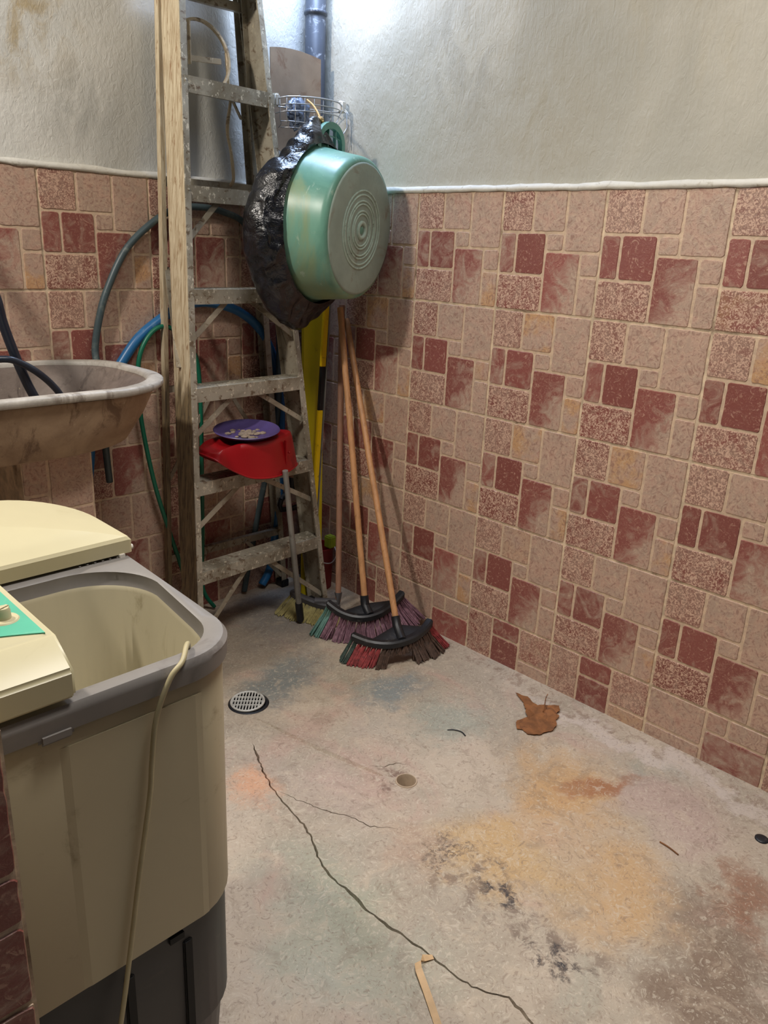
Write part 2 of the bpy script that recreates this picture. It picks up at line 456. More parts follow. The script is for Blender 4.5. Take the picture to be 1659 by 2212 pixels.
def floor():
    bm = bmesh.new(); box(bm, (-2.6, -2.8, -.10), (.012, .012, 0))
    fo = mesh_obj('floor', bm, [M_floor, M_hole]); tag(fo, kind='structure')
    cuts = []
    def cutter(bm2):
        me = bpy.data.meshes.new('c'); bmesh.ops.recalc_face_normals(bm2, faces=bm2.faces); bm2.to_mesh(me); bm2.free()
        me.materials.append(M_floor)
        o = bpy.data.objects.new('c', me); COL.objects.link(o); cuts.append(o)
        md = fo.modifiers.new('b', 'BOOLEAN'); md.object = o; md.solver = 'EXACT'; md.operation = 'DIFFERENCE'
    def crack(pts, wmax, seed, w0=.0008):
        P = [V((x, y, 0)) for x, y in pts]; r2 = random.Random(seed); dense = []
        for a, b in zip(P, P[1:]):
            k = max(2, int((b-a).length/.009)); t = (b-a).normalized(); nn = V((-t.y, t.x, 0))
            for j in range(k): dense.append(a+(b-a)*j/k+nn*r2.uniform(-.0022, .0022))
        dense.append(P[-1]); N = len(dense); L, Rr = [], []
        for i, p in enumerate(dense):
            t = (dense[min(i+1, N-1)]-dense[max(i-1, 0)]).normalized(); nn = V((-t.y, t.x, 0))
            e = min(1, i/6, (N-1-i)/6)
            wd = w0*.6+(wmax*(.35+.65*abs(noise.noise(p*11+V((seed, 0, 0))))*1.8))*e
            L.append(p+nn*wd/2); Rr.append(p-nn*wd/2)
        b2 = bmesh.new(); rings = []
        for l, r in zip(L, Rr):
            mid = (l+r)/2; lo = V((0, 0, -.016)); up = V((0, 0, .004))
            l2, r2_ = mid+(l-mid)*.4, mid+(r-mid)*.4
            rings.append([l+up, r+up, r2_+lo, l2+lo])
        loft(b2, rings, True, True); cutter(b2)
    crack([(-.872, -.816), (-.924, -.94), (-.945, -1.006), (-.955, -1.066), (-.967, -1.152), (-.984, -1.207), (-1.008, -1.252), (-1.025, -1.31),
           (-1.022, -1.381), (-1.029, -1.432), (-1.023, -1.492), (-1.018, -1.533), (-1.012, -1.601), (-1.012, -1.631), (-1.009, -1.674),
           (-.996, -1.719), (-.972, -1.753), (-.98, -1.801), (-.992, -1.85), (-1.01, -1.93)], .0085, 1)
    crack([(-.940, -1.020), (-.925, -1.074), (-.899, -1.148), (-.866, -1.21), (-.854, -1.262), (-.811, -1.311)], .0045, 5)
    crack([(-.70, -1.095), (-.675, -1.125), (-.640, -1.135), (-.615, -1.165)], .0035, 9)
    b2 = bmesh.new(); lathe(b2, [(.0285, -.085), (.0285, .01)], (-.672, -1.204, 0), (0, 0, 1), 28, True, True); cutter(b2)
    b2 = bmesh.new(); lathe(b2, [(.060, -.05), (.060, .01)], (-.766, -.650, 0), (0, 0, 1), 36, True, True); cutter(b2)
    # scraped channel between the two drains
    b2 = bmesh.new(); rings = []
    ch = catmull([(-.795, -.735, 0), (-.775, -.86, 0), (-.752, -.975, 0), (-.722, -1.09, 0), (-.705, -1.15, 0)], 8)
    for i, p in enumerate(ch):
        e = math.sin(PI*(i+.5)/(len(ch)))**.5; wv = .012*e+.002; dp = .007*e+.0005
        rings.append([p+V((-wv, -wv*.3, .003)), p+V((wv, wv*.3, .003)), p+V((wv*.4, 0, -dp)), p+V((-wv*.6, 0, -dp*.7))])
    loft(b2, rings, True, True); cutter(b2)
    dg = bpy.context.evaluated_depsgraph_get()
    me = bpy.data.meshes.new_from_object(fo.evaluated_get(dg))
    fo.modifiers.clear(); fo.data = me
    for c in cuts: bpy.data.objects.remove(c)
floor()

# ------------------------------------------------------------------ materials for things
M_alu = None
def alu(name, base, dark, splat, splat_amt=.5):
    n = NT(name)
    c = n.mix(n.ramp(n.noise(7, 5, .6, .4), .35, .65), dark, base)
    c = n.mix(n.ramp(n.noise(90, 5, .7, .1, n.mapping((1, 1, .6))), .62-.06*splat_amt, .70-.06*splat_amt), c, splat)
    c = n.mix(n.ramp(n.noise(33, 6, .7, .5, n.mapping((1.1, .9, 1.3))), .55, .64, 0, .85), c, lin(104, 82, 60))
    return n.done(c, n.ramp(n.noise(30, 4), .3, .7, .35, .6), n.bump(n.noise(90, 4, .6), .3, .0012), .12)
M_alu = alu('splattered_aluminium', lin(178, 172, 156), lin(134, 126, 108), lin(226, 218, 198), .9)
M_alu2 = alu('dull_aluminium', lin(176, 168, 150), lin(136, 126, 108), lin(204, 192, 164), .3)
M_hang = alu('tan_painted_strip', lin(206, 190, 162), lin(168, 150, 122), lin(228, 216, 192), .4)
def rail_mat():
    n = NT('tan_rail_darker_below')
    g = n.noise(14, 6, .65, .6, n.mapping((9, 9, .8)))
    c = n.mix(n.ramp(g, .32, .66), lin(172, 150, 118), lin(216, 202, 172))
    c = n.mix(n.ramp(n.noise(20, 5, .6, .4, n.mapping((3, 3, .7))), .58, .68, 0, .8), c, lin(140, 100, 62))
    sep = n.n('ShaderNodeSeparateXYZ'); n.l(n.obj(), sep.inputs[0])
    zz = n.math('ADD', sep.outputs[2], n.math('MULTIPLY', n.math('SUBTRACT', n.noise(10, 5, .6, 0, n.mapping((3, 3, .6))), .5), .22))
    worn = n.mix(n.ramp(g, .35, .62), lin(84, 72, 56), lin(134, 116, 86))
    c = n.mix(n.ramp(zz, .90, .82), c, worn)  # rail tone turns darker and browner below mid height
    return n.done(c, .6, n.bump(g, .5, .002))
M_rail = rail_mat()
M_wood = simple('pine_handle', lin(206, 152, 104), .5, .12, 12, lin(140, 92, 56), .35, 20, .2, 60, 0, (6, 6, .6))
M_wood2 = simple('grey_pink_handle', lin(164, 122, 98), .6, .12, 12, lin(110, 76, 56), .4, 18, .2, 60, 0, (6, 6, .6))
M_blackp = simple('black_plastic', lin(30, 32, 37), .42, .2, 20, lin(90, 88, 84), .2, 30, .1)
M_cream = simple('yellowed_cream_plastic', lin(206, 196, 158), .38, .05, 2.5, lin(168, 150, 104), .12, 4, .03, 60)
M_cream2 = simple('cream_washer_body', lin(196, 184, 152), .42, .04, 3, lin(128, 110, 78), .24, 7.5, .03, 60)
M_tub = simple('tub_plastic', lin(196, 186, 156), .45, .06, 3, lin(140, 128, 96), .15, 9, .04, 40, 0, (2, 2, .5))
M_collar = simple('grey_collar_plastic', lin(136, 131, 126), .42, .08, 8, lin(96, 88, 84), .3, 12, .06)
M_base = simple('charcoal_base_plastic', lin(46, 46, 50), .45, .08, 8, lin(66, 60, 56), .2, 14, .06)
M_teal = simple('teal_panel', lin(92, 190, 158), .35, .08, 8, lin(160, 208, 180), .25, 20, .02)
M_dark = simple('dark_slot', lin(14, 14, 15), .7, .1, 9)
M_red = simple('red_plastic', lin(160, 16, 24), .36, .05, 6, lin(110, 12, 18), .2, 14, .04)
M_dred = simple('dark_red_plastic', lin(120, 20, 24), .5, .1, 6)
M_purple = simple('purple_plate', lin(92, 78, 134), .4, .08, 8, lin(58, 44, 86), .3, 10, .05)
M_soap = simple('whitish_residue', lin(170, 152, 134), .8, .2, 40, lin(50, 40, 46), .5, 60, .5, 120)
M_tubegrey = simple('grey_tube', lin(148, 146, 140), .42, .12, 14, lin(100, 96, 88), .4, 22, .1, 50, .3)
M_hosegr = simple('grey_green_hose', lin(72, 88, 92), .42, .1, 12, lin(112, 122, 116), .3, 16, .08)
M_blue = simple('blue_hose', lin(44, 112, 168), .36, .08, 10, lin(110, 150, 176), .2, 22, .05)
M_green = simple('green_hose', lin(20, 112, 84), .4, .08, 10, bump=.05)
M_bluegr = simple('teal_hose', lin(16, 74, 92), .4, .08, 10, bump=.05)
M_blackh = simple('black_hose', lin(40, 46, 58), .3, .1, 12, bump=.05)
M_yboard = simple('yellow_board', lin(196, 176, 22), .5, .06, 5, lin(140, 120, 20), .25, 8, .06)
M_ybar = simple('yellow_bar', lin(244, 204, 18), .42, .05, 10, lin(46, 40, 22), .30, 26, .05)
M_steel = simple('brushed_drain_steel', lin(212, 212, 206), .4, .1, 30, lin(120, 112, 100), .3, 40, .2, 80, .3)
M_wire = simple('chrome_wire', lin(190, 190, 190), .3, .1, 30, metal=.6, bump=0)
M_white = simple('white_plastic', lin(232, 226, 214), .4, .04, 20, bump=0)
M_pvc = simple('pvc_rim', lin(196, 174, 148), .5, .1, 30, bump=.1)
M_pipe = simple('grey_wall_pipe', lin(66, 72, 84), .45, .12, 5, lin(190, 194, 200), .30, 26, .1)
M_shovel = simple('rusty_shovel_steel', lin(160, 138, 116), .6, .12, 7, lin(122, 88, 66), .5, 12, .25, 50, .15)
M_leaf = simple('dry_leaf', lin(152, 98, 54), .75, .25, 26, lin(84, 50, 28), .5, 30, .5, 70)
M_tape = simple('tan_strip', lin(214, 178, 132), .5, .1, 30, bump=.1)
M_string = simple('yellow_string', lin(220, 184, 120), .8, .2, 60, bump=.2)
M_tuftp = simple('purple_bristles', lin(150, 112, 128), .6, .2, 60, lin(196, 164, 172), .3, 120, .5, 300)
M_tuftt = simple('teal_bristles', lin(120, 164, 154), .6, .15, 60, bump=.4, bscale=300)
M_tuftr = simple('red_bristles', lin(170, 70, 72), .6, .25, 60, lin(60, 36, 38), .5, 90, .5, 300)
M_tuftg = simple('dark_green_bristles', lin(66, 84, 76), .6, .2, 60, lin(30, 30, 30), .4, 90, .5, 300)
M_tuftb = simple('brown_bristles', lin(96, 74, 62), .6, .25, 60, lin(34, 30, 28), .5, 90, .5, 300)
M_straw = simple('straw_bristles', lin(176, 164, 104), .7, .2, 60, lin(96, 84, 48), .4, 90, .5, 300)
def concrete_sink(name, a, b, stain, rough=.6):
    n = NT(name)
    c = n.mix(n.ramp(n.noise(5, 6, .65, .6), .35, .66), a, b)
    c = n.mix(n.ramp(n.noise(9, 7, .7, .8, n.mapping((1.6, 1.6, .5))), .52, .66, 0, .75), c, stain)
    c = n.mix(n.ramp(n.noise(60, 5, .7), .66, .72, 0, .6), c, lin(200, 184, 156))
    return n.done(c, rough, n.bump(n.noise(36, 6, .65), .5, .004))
M_sink = concrete_sink('stained_cement', lin(146, 120, 94), lin(180, 154, 124), lin(98, 72, 52))
M_sinkrim = concrete_sink('polished_cement_rim', lin(156, 150, 140), lin(198, 192, 182), lin(120, 108, 96), .45)
M_sinkin = concrete_sink('inner_cement', lin(104, 92, 84), lin(140, 126, 116), lin(64, 52, 46))  # darker cement tone for the inside of the trough
def basin_mat():
    n = NT('green_basin_plastic')
    c = n.mix(n.ramp(n.noise(5, 5, .6, .8), .35, .65), lin(98, 148, 130), lin(122, 172, 152))
    c = n.mix(n.ramp(n.noise(4, 6, .65, .6, n.mapping((1, 1, .7))), .50, .64, 0, .6), c, lin(150, 162, 116))
    c = n.mix(n.ramp(n.noise(26, 6, .7, .4, n.mapping((1.5, 1.5, .5))), .60, .68, 0, .4), c, lin(196, 214, 196))
    return n.done(c, .35, n.bump(n.noise(30, 4), .08, .001))
M_basin = basin_mat()
M_bbot = simple('scuffed_basin_bottom', lin(162, 180, 168), .6, .1, 10, lin(140, 138, 122), .5, 12, .3, 80)
M_bring = simple('basin_ring', lin(194, 218, 204), .5, .12, 40, lin(120, 124, 110), .4, 50, .2, 90)
def bag_mat():
    n = NT('black_bag_film')
    h = n.noise(11, 5, .6, 1.5); h2 = n.noise(34, 4, .6, 1.0)
    c = n.mix(n.ramp(h2, .35, .7), lin(14, 15, 19), lin(30, 32, 40))
    nb = n.bump(h, .8, .012); nb = n.bump(h2, .55, .004, nb)
    return n.done(c, .24, nb, 0, .7)
M_bag = bag_mat()
M_clear = NT('clear_bag_film')
M_clear.b.inputs['Alpha'].default_value = .35
M_clear = M_clear.done(lin(190, 200, 215), .25)

# ------------------------------------------------------------------ ladder
def ladder():
    th = .0422; u = V((math.cos(th), math.sin(th), 0)); nb = V((-math.sin(th), math.cos(th), 0))
    F0 = V((-.4557, -.33, 0)); bstep, s, w0, dw = .0286, .2862, .5321, .0412
    def P(k, side, inn=0): return F0+nb*bstep*k+V((0, 0, s*k))+u*side*((w0-dw*k)/2-inn)
    root = empty('step_ladder', (-.45, -.2, 0), 'tall paint-splattered aluminium stepladder with one tan rail darker below, standing before the back wall', 'ladder')
    K = 8.05
    # front rails: C channel, web on the outside, flanges inwards
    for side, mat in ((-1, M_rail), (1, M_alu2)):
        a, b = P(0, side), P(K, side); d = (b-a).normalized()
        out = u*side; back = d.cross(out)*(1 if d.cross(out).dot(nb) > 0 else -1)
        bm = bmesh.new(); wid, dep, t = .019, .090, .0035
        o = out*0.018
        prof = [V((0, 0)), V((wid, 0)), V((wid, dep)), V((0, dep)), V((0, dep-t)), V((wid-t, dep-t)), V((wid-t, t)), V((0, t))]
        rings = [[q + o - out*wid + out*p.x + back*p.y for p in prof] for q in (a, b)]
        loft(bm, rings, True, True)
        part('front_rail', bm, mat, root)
        # front flange facing: splattered grey strip of metal riveted down the rail
        bm = bmesh.new()
        bar(bm, a+o-out*.0095-back*.001, b+o-out*.0095-back*.001, .0195, .004, nb)
        for k in range(1, 8):
            for zz in (-.012, -.034):
                q = P(k, side)+V((0, 0, zz))+o-out*.010
                lathe(bm, [(.0001, -.0065), (.003, -.006), (.0042, -.002)], q, back, 10)
        part('front_flange', bm, M_alu, root, label='grey paint-splattered front edge of the rail')
        # foot
        bm = bmesh.new(); c = a+o-out*.009+back*.045
        box(bm, c-V((.013, .050, 0)), c+V((.013, .050, .028)), .003)
        part('rubber_foot', bm, M_blackp, root)
    # steps: shallow box treads with a front apron
    for k in range(1, 8):
        a, b = P(k, -1, -.013), P(k, 1, -.013)
        bm = bmesh.new(); dep = .075; t = .003
        fr = V((0, -.002, 0))
        prof = [(0, 0), (dep, 0), (dep, -.022), (dep-t, -.022), (dep-t, -t), (t, -t), (t, -.040), (.010, -.040), (.010, -.043), (0, -.043)]
        rings = [[q + nb*(p[0]-.004) + V((0, 0, p[1])) for p in prof] for q in (a, b)]
        loft(bm, rings, True, True)
        nr = 5
        for j in range(nr):   # tread ribs
            off = nb*(.012+j*.0125)
            bar(bm, a+off+V((0, 0, .0006)), b+off+V((0, 0, .0006)), .004, .0012)
        part('step', bm, M_alu, root)
    # front braces below each step
    for k in range(1, 6):
        for side in (-1, 1):
            mid = P(k, -1)*.5+P(k, 1)*.5
            top = mid + u*side*.055*(1.0 if side < 0 else .6) + V((0, 0, -.035)) + nb*.012
            low = P(k-.52, side, -.004)+nb*.012
            if k == 1: low = P(k-.80, side, -.004)+nb*.012
            bm = bmesh.new(); bar(bm, top, low, .0035, .017, u, .0008)
            part('brace', bm, M_alu2, root)
    # rear frame
    RL = [V((-.678, -.035, 0)), V((-.609, -.036, 2.15))]; RR = [V((-.176, -.045, 0)), V((-.350, -.045, 2.15))]
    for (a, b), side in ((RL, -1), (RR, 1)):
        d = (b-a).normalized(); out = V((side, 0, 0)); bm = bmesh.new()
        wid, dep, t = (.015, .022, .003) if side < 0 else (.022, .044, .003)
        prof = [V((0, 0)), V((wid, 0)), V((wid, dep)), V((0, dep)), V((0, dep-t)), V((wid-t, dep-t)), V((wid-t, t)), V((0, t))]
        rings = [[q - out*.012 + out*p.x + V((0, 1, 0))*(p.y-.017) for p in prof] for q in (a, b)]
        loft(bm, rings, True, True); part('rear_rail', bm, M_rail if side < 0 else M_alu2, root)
        bm = bmesh.new(); box(bm, a-V((.017, .021, 0)), a+V((.017, .021, .03)), .003)
        part('rubber_foot', bm, M_blackp, root)
    def R(l, z): a, b = l; return a+(b-a)*z/2.15
    for z, h in ((.235, .026), (.82, .020), (1.445, .028), (1.95, .024)):
        bm = bmesh.new(); bar(bm, R(RL, z), R(RR, z), .020, h, (0, 0, 1), .001)
        part('rear_bar', bm, M_alu2, root)
    for l, sgn in ((RL, 1), (RR, -1)):
        for z, z2, dx in ((.235, .05, .16), (.82, .52, .19)):
            bm = bmesh.new(); a = R(l, z2)+V((sgn*.01, -.012, 0)); b = R(l, z)+V((sgn*dx, -.012, 0))
            bar(bm, a, b, .0035, .014, (1, 0, 0)); part('brace', bm, M_alu2, root)
    # spreaders between front and rear
    for side, l in ((-1, RL), (1, RR)):
        bm = bmesh.new(); a = R(l, 1.20)+V((-side*.014, -.010, 0)); b = P(3.2, side)+u*side*.024+nb*.05
        bar(bm, a, b, .004, .017, (1, 0, 0), .0008); part('spreader', bm, M_alu2, root)
    # bucket ring with its bar and hanger strip
    bm = bmesh.new(); c = V((-.512, -.098, 1.790)); pts = []
    for k in range(40):
        a = 2*PI*k/40; pts.append(c+V((.083*math.cos(a), -.012*math.cos(a)+.02*math.sin(a), .093*math.sin(a))))
    N = len(pts); rings = []
    for i, p in enumerate(pts):
        rad = (p-c).normalized(); ax = V((.3, .95, 0))
        rings.append([p-rad*.003-ax*.010, p+rad*.003-ax*.010, p+rad*.003+ax*.010, p-rad*.003+ax*.010])
    loft(bm, rings+[rings[0]]); part('bucket_ring', bm, M_hang, root)
    bm = bmesh.new(); bar(bm, (-.553, -.098, 1.87), (-.553, -.098, 1.76), .004, .014, (0, 1, 0), .0006)
    bar(bm, (-.556, -.098, 1.776), (-.452, -.105, 1.782), .004, .015, (0, 0, 1), .0006)
    part('ring_bracket', bm, M_hang, root)
    bm = bmesh.new(); st = [V(p) for p in ((-.430, -.098, 1.81), (-.423, -.1, 1.72), (-.416, -.1, 1.695), (-.431, -.1, 1.604), (-.419, -.1, 1.541), (-.405, -.09, 1.47), (-.403, -.07, 1.45))]
    tube(bm, st, .0075, 8, 6, flat=.6, wob=.25); part('hanger_strip', bm, M_hang, root)
    bm = bmesh.new(); bar(bm, (-.419, -.1, 1.70), (-.352, -.06, 1.645), .004, .010, (0, 1, 0)); part('hanger_arm', bm, M_alu2, root)
    # top cap
    bm = bmesh.new(); q = P(K, 0)
    box(bm, V((q.x-.14, q.y-.02, q.z-.03)), V((q.x+.14, q.y+.14, q.z+.02)), .008); part('top_cap', bm, M_alu2, root)
ladder()

# ------------------------------------------------------------------ washing machine
def washer():
    root = empty('washing_machine', (-1.63, -1.28, 0), 'cream twin-tub style washing machine with open tub, grey collar and dark base', 'washing machine')
    x0, x1, y0, y1 = -1.88, -1.392, -1.545, -1.005
    r4 = (.085, .07, .05, .05); zt = .790
    # base
    bm = bmesh.new()
    loft(bm, [rrect(x0+.012, x1-.030, y0+.035, y1-.02, r4, .0), rrect(x0+.01, x1-.026, y0+.03, y1-.02, r4, .03), rrect(x0+.006, x1-.016, y0+.014, y1-.01, r4, .06),
              rrect(x0+.006, x1-.010, y0+.008, y1-.006, r4, .17), rrect(x0+.002, x1-.003, y0+.003, y1-.002, r4, .18), rrect(x0+.001, x1-.003, y0+.0025, y1-.002, r4, .380)], True, True)
    part('base', bm, M_base, root, True, 35)
    bm = bmesh.new()
    for xx in (-1.497, -1.585):
        for seg2 in range(1): box(bm, (xx-.007, y0-.001, .10), (xx+.007, y0+.02, .355), .002)
    box(bm, (-1.525, y0-.0015, .366), (-1.503, y0+.02, .376))
    part('vent_slot', bm, M_dark, root)
    # body with a faint centre panel
    bm = bmesh.new()
    loft(bm, [rrect(x0, x1, y0, y1, r4, .382), rrect(x0-.001, x1+.001, y0-.001, y1+.001, r4, .386), rrect(x0-.001, x1+.001, y0-.001, y1+.001, r4, .745), rrect(x0+.002, x1-.002, y0+.002, y1-.002, r4, .760)], True, False)
    part('body', bm, M_cream2, root, True, 40)
    bm = bmesh.new()
    A = [V((-1.645, y0-.001, .384)), V((-1.462, y0-.001, .384)), V((-1.462, y0-.001, .742)), V((-1.645, y0-.001, .742))]
    Bq = [p+V((sx*.010, -.0016, 0)) for p, sx in zip(A, (1, -1, -1, 1))]
    loft(bm, [A, Bq], False, True); part('front_panel', bm, M_cream2, root)
    # collar: outer band, top deck, inner lip
    ix0, ix1, iy0, iy1 = -1.72, -1.408, -1.522, -1.245; ri = (.075, .10, .05, .05)
    def deckz(p):   # the collar steps down towards the near corner
        t = max(0, min(1, (p.y+1.455)/.05)); t = t*t*(3-2*t)
        return .018*t if p.x > -1.47 else .018*max(0, min(1, (p.y+1.33)/.05))
    def lift(ring): return [p+V((0, 0, deckz(p))) for p in ring]
    def low(ring):  # band is deeper in the middle of the near side
        return [p-V((0, 0, .012*math.exp(-((p.x+1.56)/.07)**2) if p.y < -1.5 else 0)) for p in ring]
    bm = bmesh.new()
    loft(bm, [low(rrect(x0-.001, x1+.001, y0-.001, y1+.001, r4, .764, 12)), low(rrect(x0-.006, x1+.005, y0-.006, y1+.006, r4, .766, 12)),
              rrect(x0-.006, x1+.006, y0-.007, y1+.006, r4, zt-.006, 12), lift(rrect(x0-.006, x1+.006, y0-.007, y1+.006, r4, zt, 12)),
              lift(rrect(x0-.002, x1+.002, y0-.003, y1+.002, r4, zt+.006, 12)), lift(rrect(ix0-.006, ix1+.006, iy0-.007, iy1+.006, ri, zt+.006, 12)),
              lift(rrect(ix0, ix1, iy0, iy1, ri, zt+.002, 12)), lift(rrect(ix0, ix1, iy0, iy1, ri, zt-.010, 12)), lift(rrect(ix0+.002, ix1-.003, iy0+.002, iy1-.003, ri, zt-.018, 12))])
    for k in range(7):      # little louvres on the deck before the lid
        xx = -1.402-.012*k; box(bm, (xx-.0015, -1.236, zt+.023), (xx+.0015, -1.222+.001*k, zt+.0262))
    # clip on the band
    box(bm, (-1.668, y0-.009, .756), (-1.628, y0, .772), .004)
    part('collar', bm, M_collar, root, True, 40)
    # tub
    bm = bmesh.new()
    loft(bm, [lift(rrect(ix0+.002, ix1-.003, iy0+.002, iy1-.003, ri, zt-.018, 12)), lift(rrect(ix0+.004, ix1-.006, iy0+.004, iy1-.006, ri, zt-.024, 12)), rrect(ix0+.016, ix1-.018, iy0+.012, iy1-.014, (.07, .07, .05, .05), .50, 12),
              rrect(ix0+.04, ix1-.04, iy0+.035, iy1-.035, .05, .465, 12)], False, True)
    part('tub', bm, M_tub, root, True, 40)
    bm = bmesh.new(); lathe(bm, [(.0, .02), (.03, .02), (.085, .006), (.095, 0)], (-1.57, -1.385, .466), (0, 0, 1), 32)
    for k in range(4):
        a = k*PI/2; bar(bm, V((-1.57, -1.385, .474)), V((-1.57+.085*math.cos(a), -1.385+.085*math.sin(a), .472)), .010, .012)
    part('pulsator', bm, M_tub, root, True, 40)
    # lid over the spin side: arched along x, rounded far corner
    bm = bmesh.new()
    LX0, LX1, LY0, LY1 = -1.86, -1.388, -1.236, -1.000
    lr = (.006, .115, .06, .006)
    def arch(p, base):
        t = (p.x-LX1)/(LX0-LX1); return V((p.x, p.y, base+.030*math.sin(PI*min(1, max(0, t*1.05+.0)))**.8))
    top = []
    loft(bm, [rrect(LX0, LX1, LY0, LY1, lr, .819, 10), rrect(LX0, LX1, LY0, LY1, lr, .823, 10)], False, False)
    R1 = [arch(p, .838) for p in rrect(LX0, LX1, LY0, LY1, lr, 0, 10)]
    R0 = rrect(LX0, LX1, LY0, LY1, lr, .819, 10)
    rings = [R0, R1, [arch(p, .842) for p in rrect(LX0+.003, LX1-.004, LY0+.003, LY1-.004, lr, 0, 10)]]
    for f in (.15, .3, .45, .6, .75, .9, .97):
        cx, cy3 = (LX0+LX1)/2, (LY0+LY1)/2
        rings.append([arch(V((cx+(p.x-cx)*(1-f*.98), cy3+(p.y-cy3)*(1-f), 0)), .842+.005*f) for p in rrect(LX0+.003, LX1-.004, LY0+.003, LY1-.004, lr, 0, 10)])
    bm.free(); bm = bmesh.new(); loft(bm, rings, True, True)
    part('lid', bm, M_cream, root, True, 24)
    bm = bmesh.new(); tube(bm, [(-1.392, -1.226, .824), (-1.384, -1.226, .824)], .004, 10)
    box(bm, (-1.412, -1.238, .812), (-1.402, -1.230, .820), .001); part('hinge', bm, M_white, root)
    # control panel block on the left, long along y
    px1 = -1.622; prof = [(-1.553, .803), (-1.553, .838), (-1.508, .8655), (-1.05, .874), (-1.05, .803)]
    bm = bmesh.new()
    rings = [[V((x, y, z)) for y, z in prof] for x in (-1.90, px1)]
    loft(bm, rings, True, True)
    bmesh.ops.bevel(bm, geom=[e for e in bm.edges], offset=.004, segments=3, affect='EDGES')
    cp_ = part('control_panel', bm, M_cream, root, True, 35)
    def ctop(y): return .866+(y+1.505)*(.008/.455)
    bm = bmesh.new(); pts = []
    for i in range(17):
        t = i/16; x = -1.632-.24*t; pts.append((x, -1.505 + .037*math.sin(PI/2*min(1, t*2.2))))
    pts += [(-1.872, -1.14)] + [(-1.632, -1.12)]
    lo = [V((x, y, ctop(y)-.002)) for x, y in pts]; hi = [V((x, y, ctop(y)+.0012)) for x, y in pts]
    loft(bm, [lo, hi], True, True); part('teal_face', bm, M_teal, cp_)
    for kx, ky in ((-1.655, -1.447), (-1.655, -1.30)):
        bm = bmesh.new(); z0 = ctop(ky)
        lathe(bm, [(.017, .001), (.0155, .0025), (.0085, .0028), (.008, .013), (.0065, .016)], (kx, ky, z0), (0, 0, 1), 24, True, True)
        bar(bm, (kx-.007, ky-.003, z0+.011), (kx+.007, ky+.003, z0+.011), .006, .012, (0, 0, 1), .001)
        part('knob', bm, M_cream, cp_, True, 40)
    # power cord over the rim
    bm = bmesh.new()
    pts = [(-1.455, -1.50, .74), (-1.462, -1.518, .795), (-1.474, -1.534, .806), (-1.492, -1.554, .800), (-1.512, -1.558, .785), (-1.532, -1.557, .738), (-1.541, -1.557, .68), (-1.547, -1.557, .63),
           (-1.568, -1.557, .52), (-1.587, -1.557, .412), (-1.604, -1.562, .338), (-1.622, -1.566, .27), (-1.66, -1.57, .15), (-1.72, -1.57, .03), (-1.78, -1.575, .006)]
    tube(bm, pts, .0034, 10, 8); part('power_cord', bm, simple('cream_cord', lin(186, 174, 136), .45, .1, 20, bump=0), root, True, label='thin cream cord draped over the collar')
washer()

# low tiled wall end in front of the machine
PATR = [(a, b, c, d, min(1, .75+.25*e), 0, g*.3) for a, b, c, d, e, f, g in PAT]  # red tiles pushed darker to stand for shade on this wall end
tl = [(-.0-TW*(i+1), .86-j*TH, .86-(j+1)*TH if j < 2 else -.01, PATR) for i in range(2) for j in range(3)]
po = tiled_panel('wall_low_tiles', (-1.7325, -1.65, 0), (1, 0, 0), (0, -1, 0), tl, 0, lim=(-.6, 0), slab=.05)

# ------------------------------------------------------------------ wash sink and pedestal
def sink():
    root = empty('wash_sink', (-1.3, -.27, 0), 'stained cement wash trough with pale rounded rim on a tiled pedestal', 'sink')
    L0, L1 = -1.85, -.835
    def ring(inset, z, sh=0):
        return rrect(L0+inset, L1-inset-sh*.72, -.548+inset+sh*.66, -.006-inset*.4, (.24, .17, .1, .2), z, 14)
    def sc(r, z): return [V((p.x, p.y, z)) for p in r]
    bm = bmesh.new()   # outer shell
    loft(bm, [ring(.02, .765, .11), ring(.0, .775, .105), ring(.004, .84, .055), ring(.006, .905, .02), ring(.012, .912, .012)], True, False)
    part('bowl', bm, M_sink, root, True, 45)
    bm = bmesh.new()
    R = []
    for ins, z in ((.012, .914), (.004, .916), (.001, .921), (.001, .931), (.006, .935), (.024, .936), (.031, .932), (.034, .922)):
        R.append([p+V((0, 0, noise.noise(p*12)*.002)) for p in ring(ins, z)])
    loft(bm, R); part('rim', bm, M_sinkrim, root, True, 60)
    bm = bmesh.new()
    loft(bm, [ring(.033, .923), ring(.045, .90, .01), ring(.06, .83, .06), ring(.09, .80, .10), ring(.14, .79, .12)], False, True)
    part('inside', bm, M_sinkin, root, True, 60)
    # pedestal with tiled faces
    bm = bmesh.new(); box(bm, (-1.245, -.385, 0), (-1.065, -.03, .766)); ped = part('pedestal', bm, M_grout, root)
    o = tiled_panel('pedestal_tile', (-1.065-TW, -.388, 0), (1, 0, 0), (0, -1, 0), [(0, .766, .45, PAT), (0, .45, .13, PAT), (0, .13, 0, CUTP)], 0, kind=False, lim=(.15, .33), slab=.002)
    o.parent = ped; o.location = -V(root.location)
    o = tiled_panel('pedestal_tile', (-1.062, -.05+TW-.02, 0), (0, -1, 0), (1, 0, 0), [(TW, .766, .45, PAT), (TW, .45, .13, PAT), (TW, .13, 0, CUTP)], 0, kind=False, lim=(TW, TW+.31), slab=.002)
    o.parent = ped; o.location = -V(root.location)
sink()
bm = bmesh.new()
tube(bm, [(-1.40, -.12, 1.60), (-1.32, -.22, 1.40), (-1.262, -.32, 1.22), (-1.245, -.35, 1.141), (-1.236, -.35, 1.085), (-1.220, -.35, 1.02), (-1.203, -.35, .962), (-1.186, -.35, .915), (-1.164, -.35, .868), (-1.14, -.345, .825)], .0115, 12, 8)
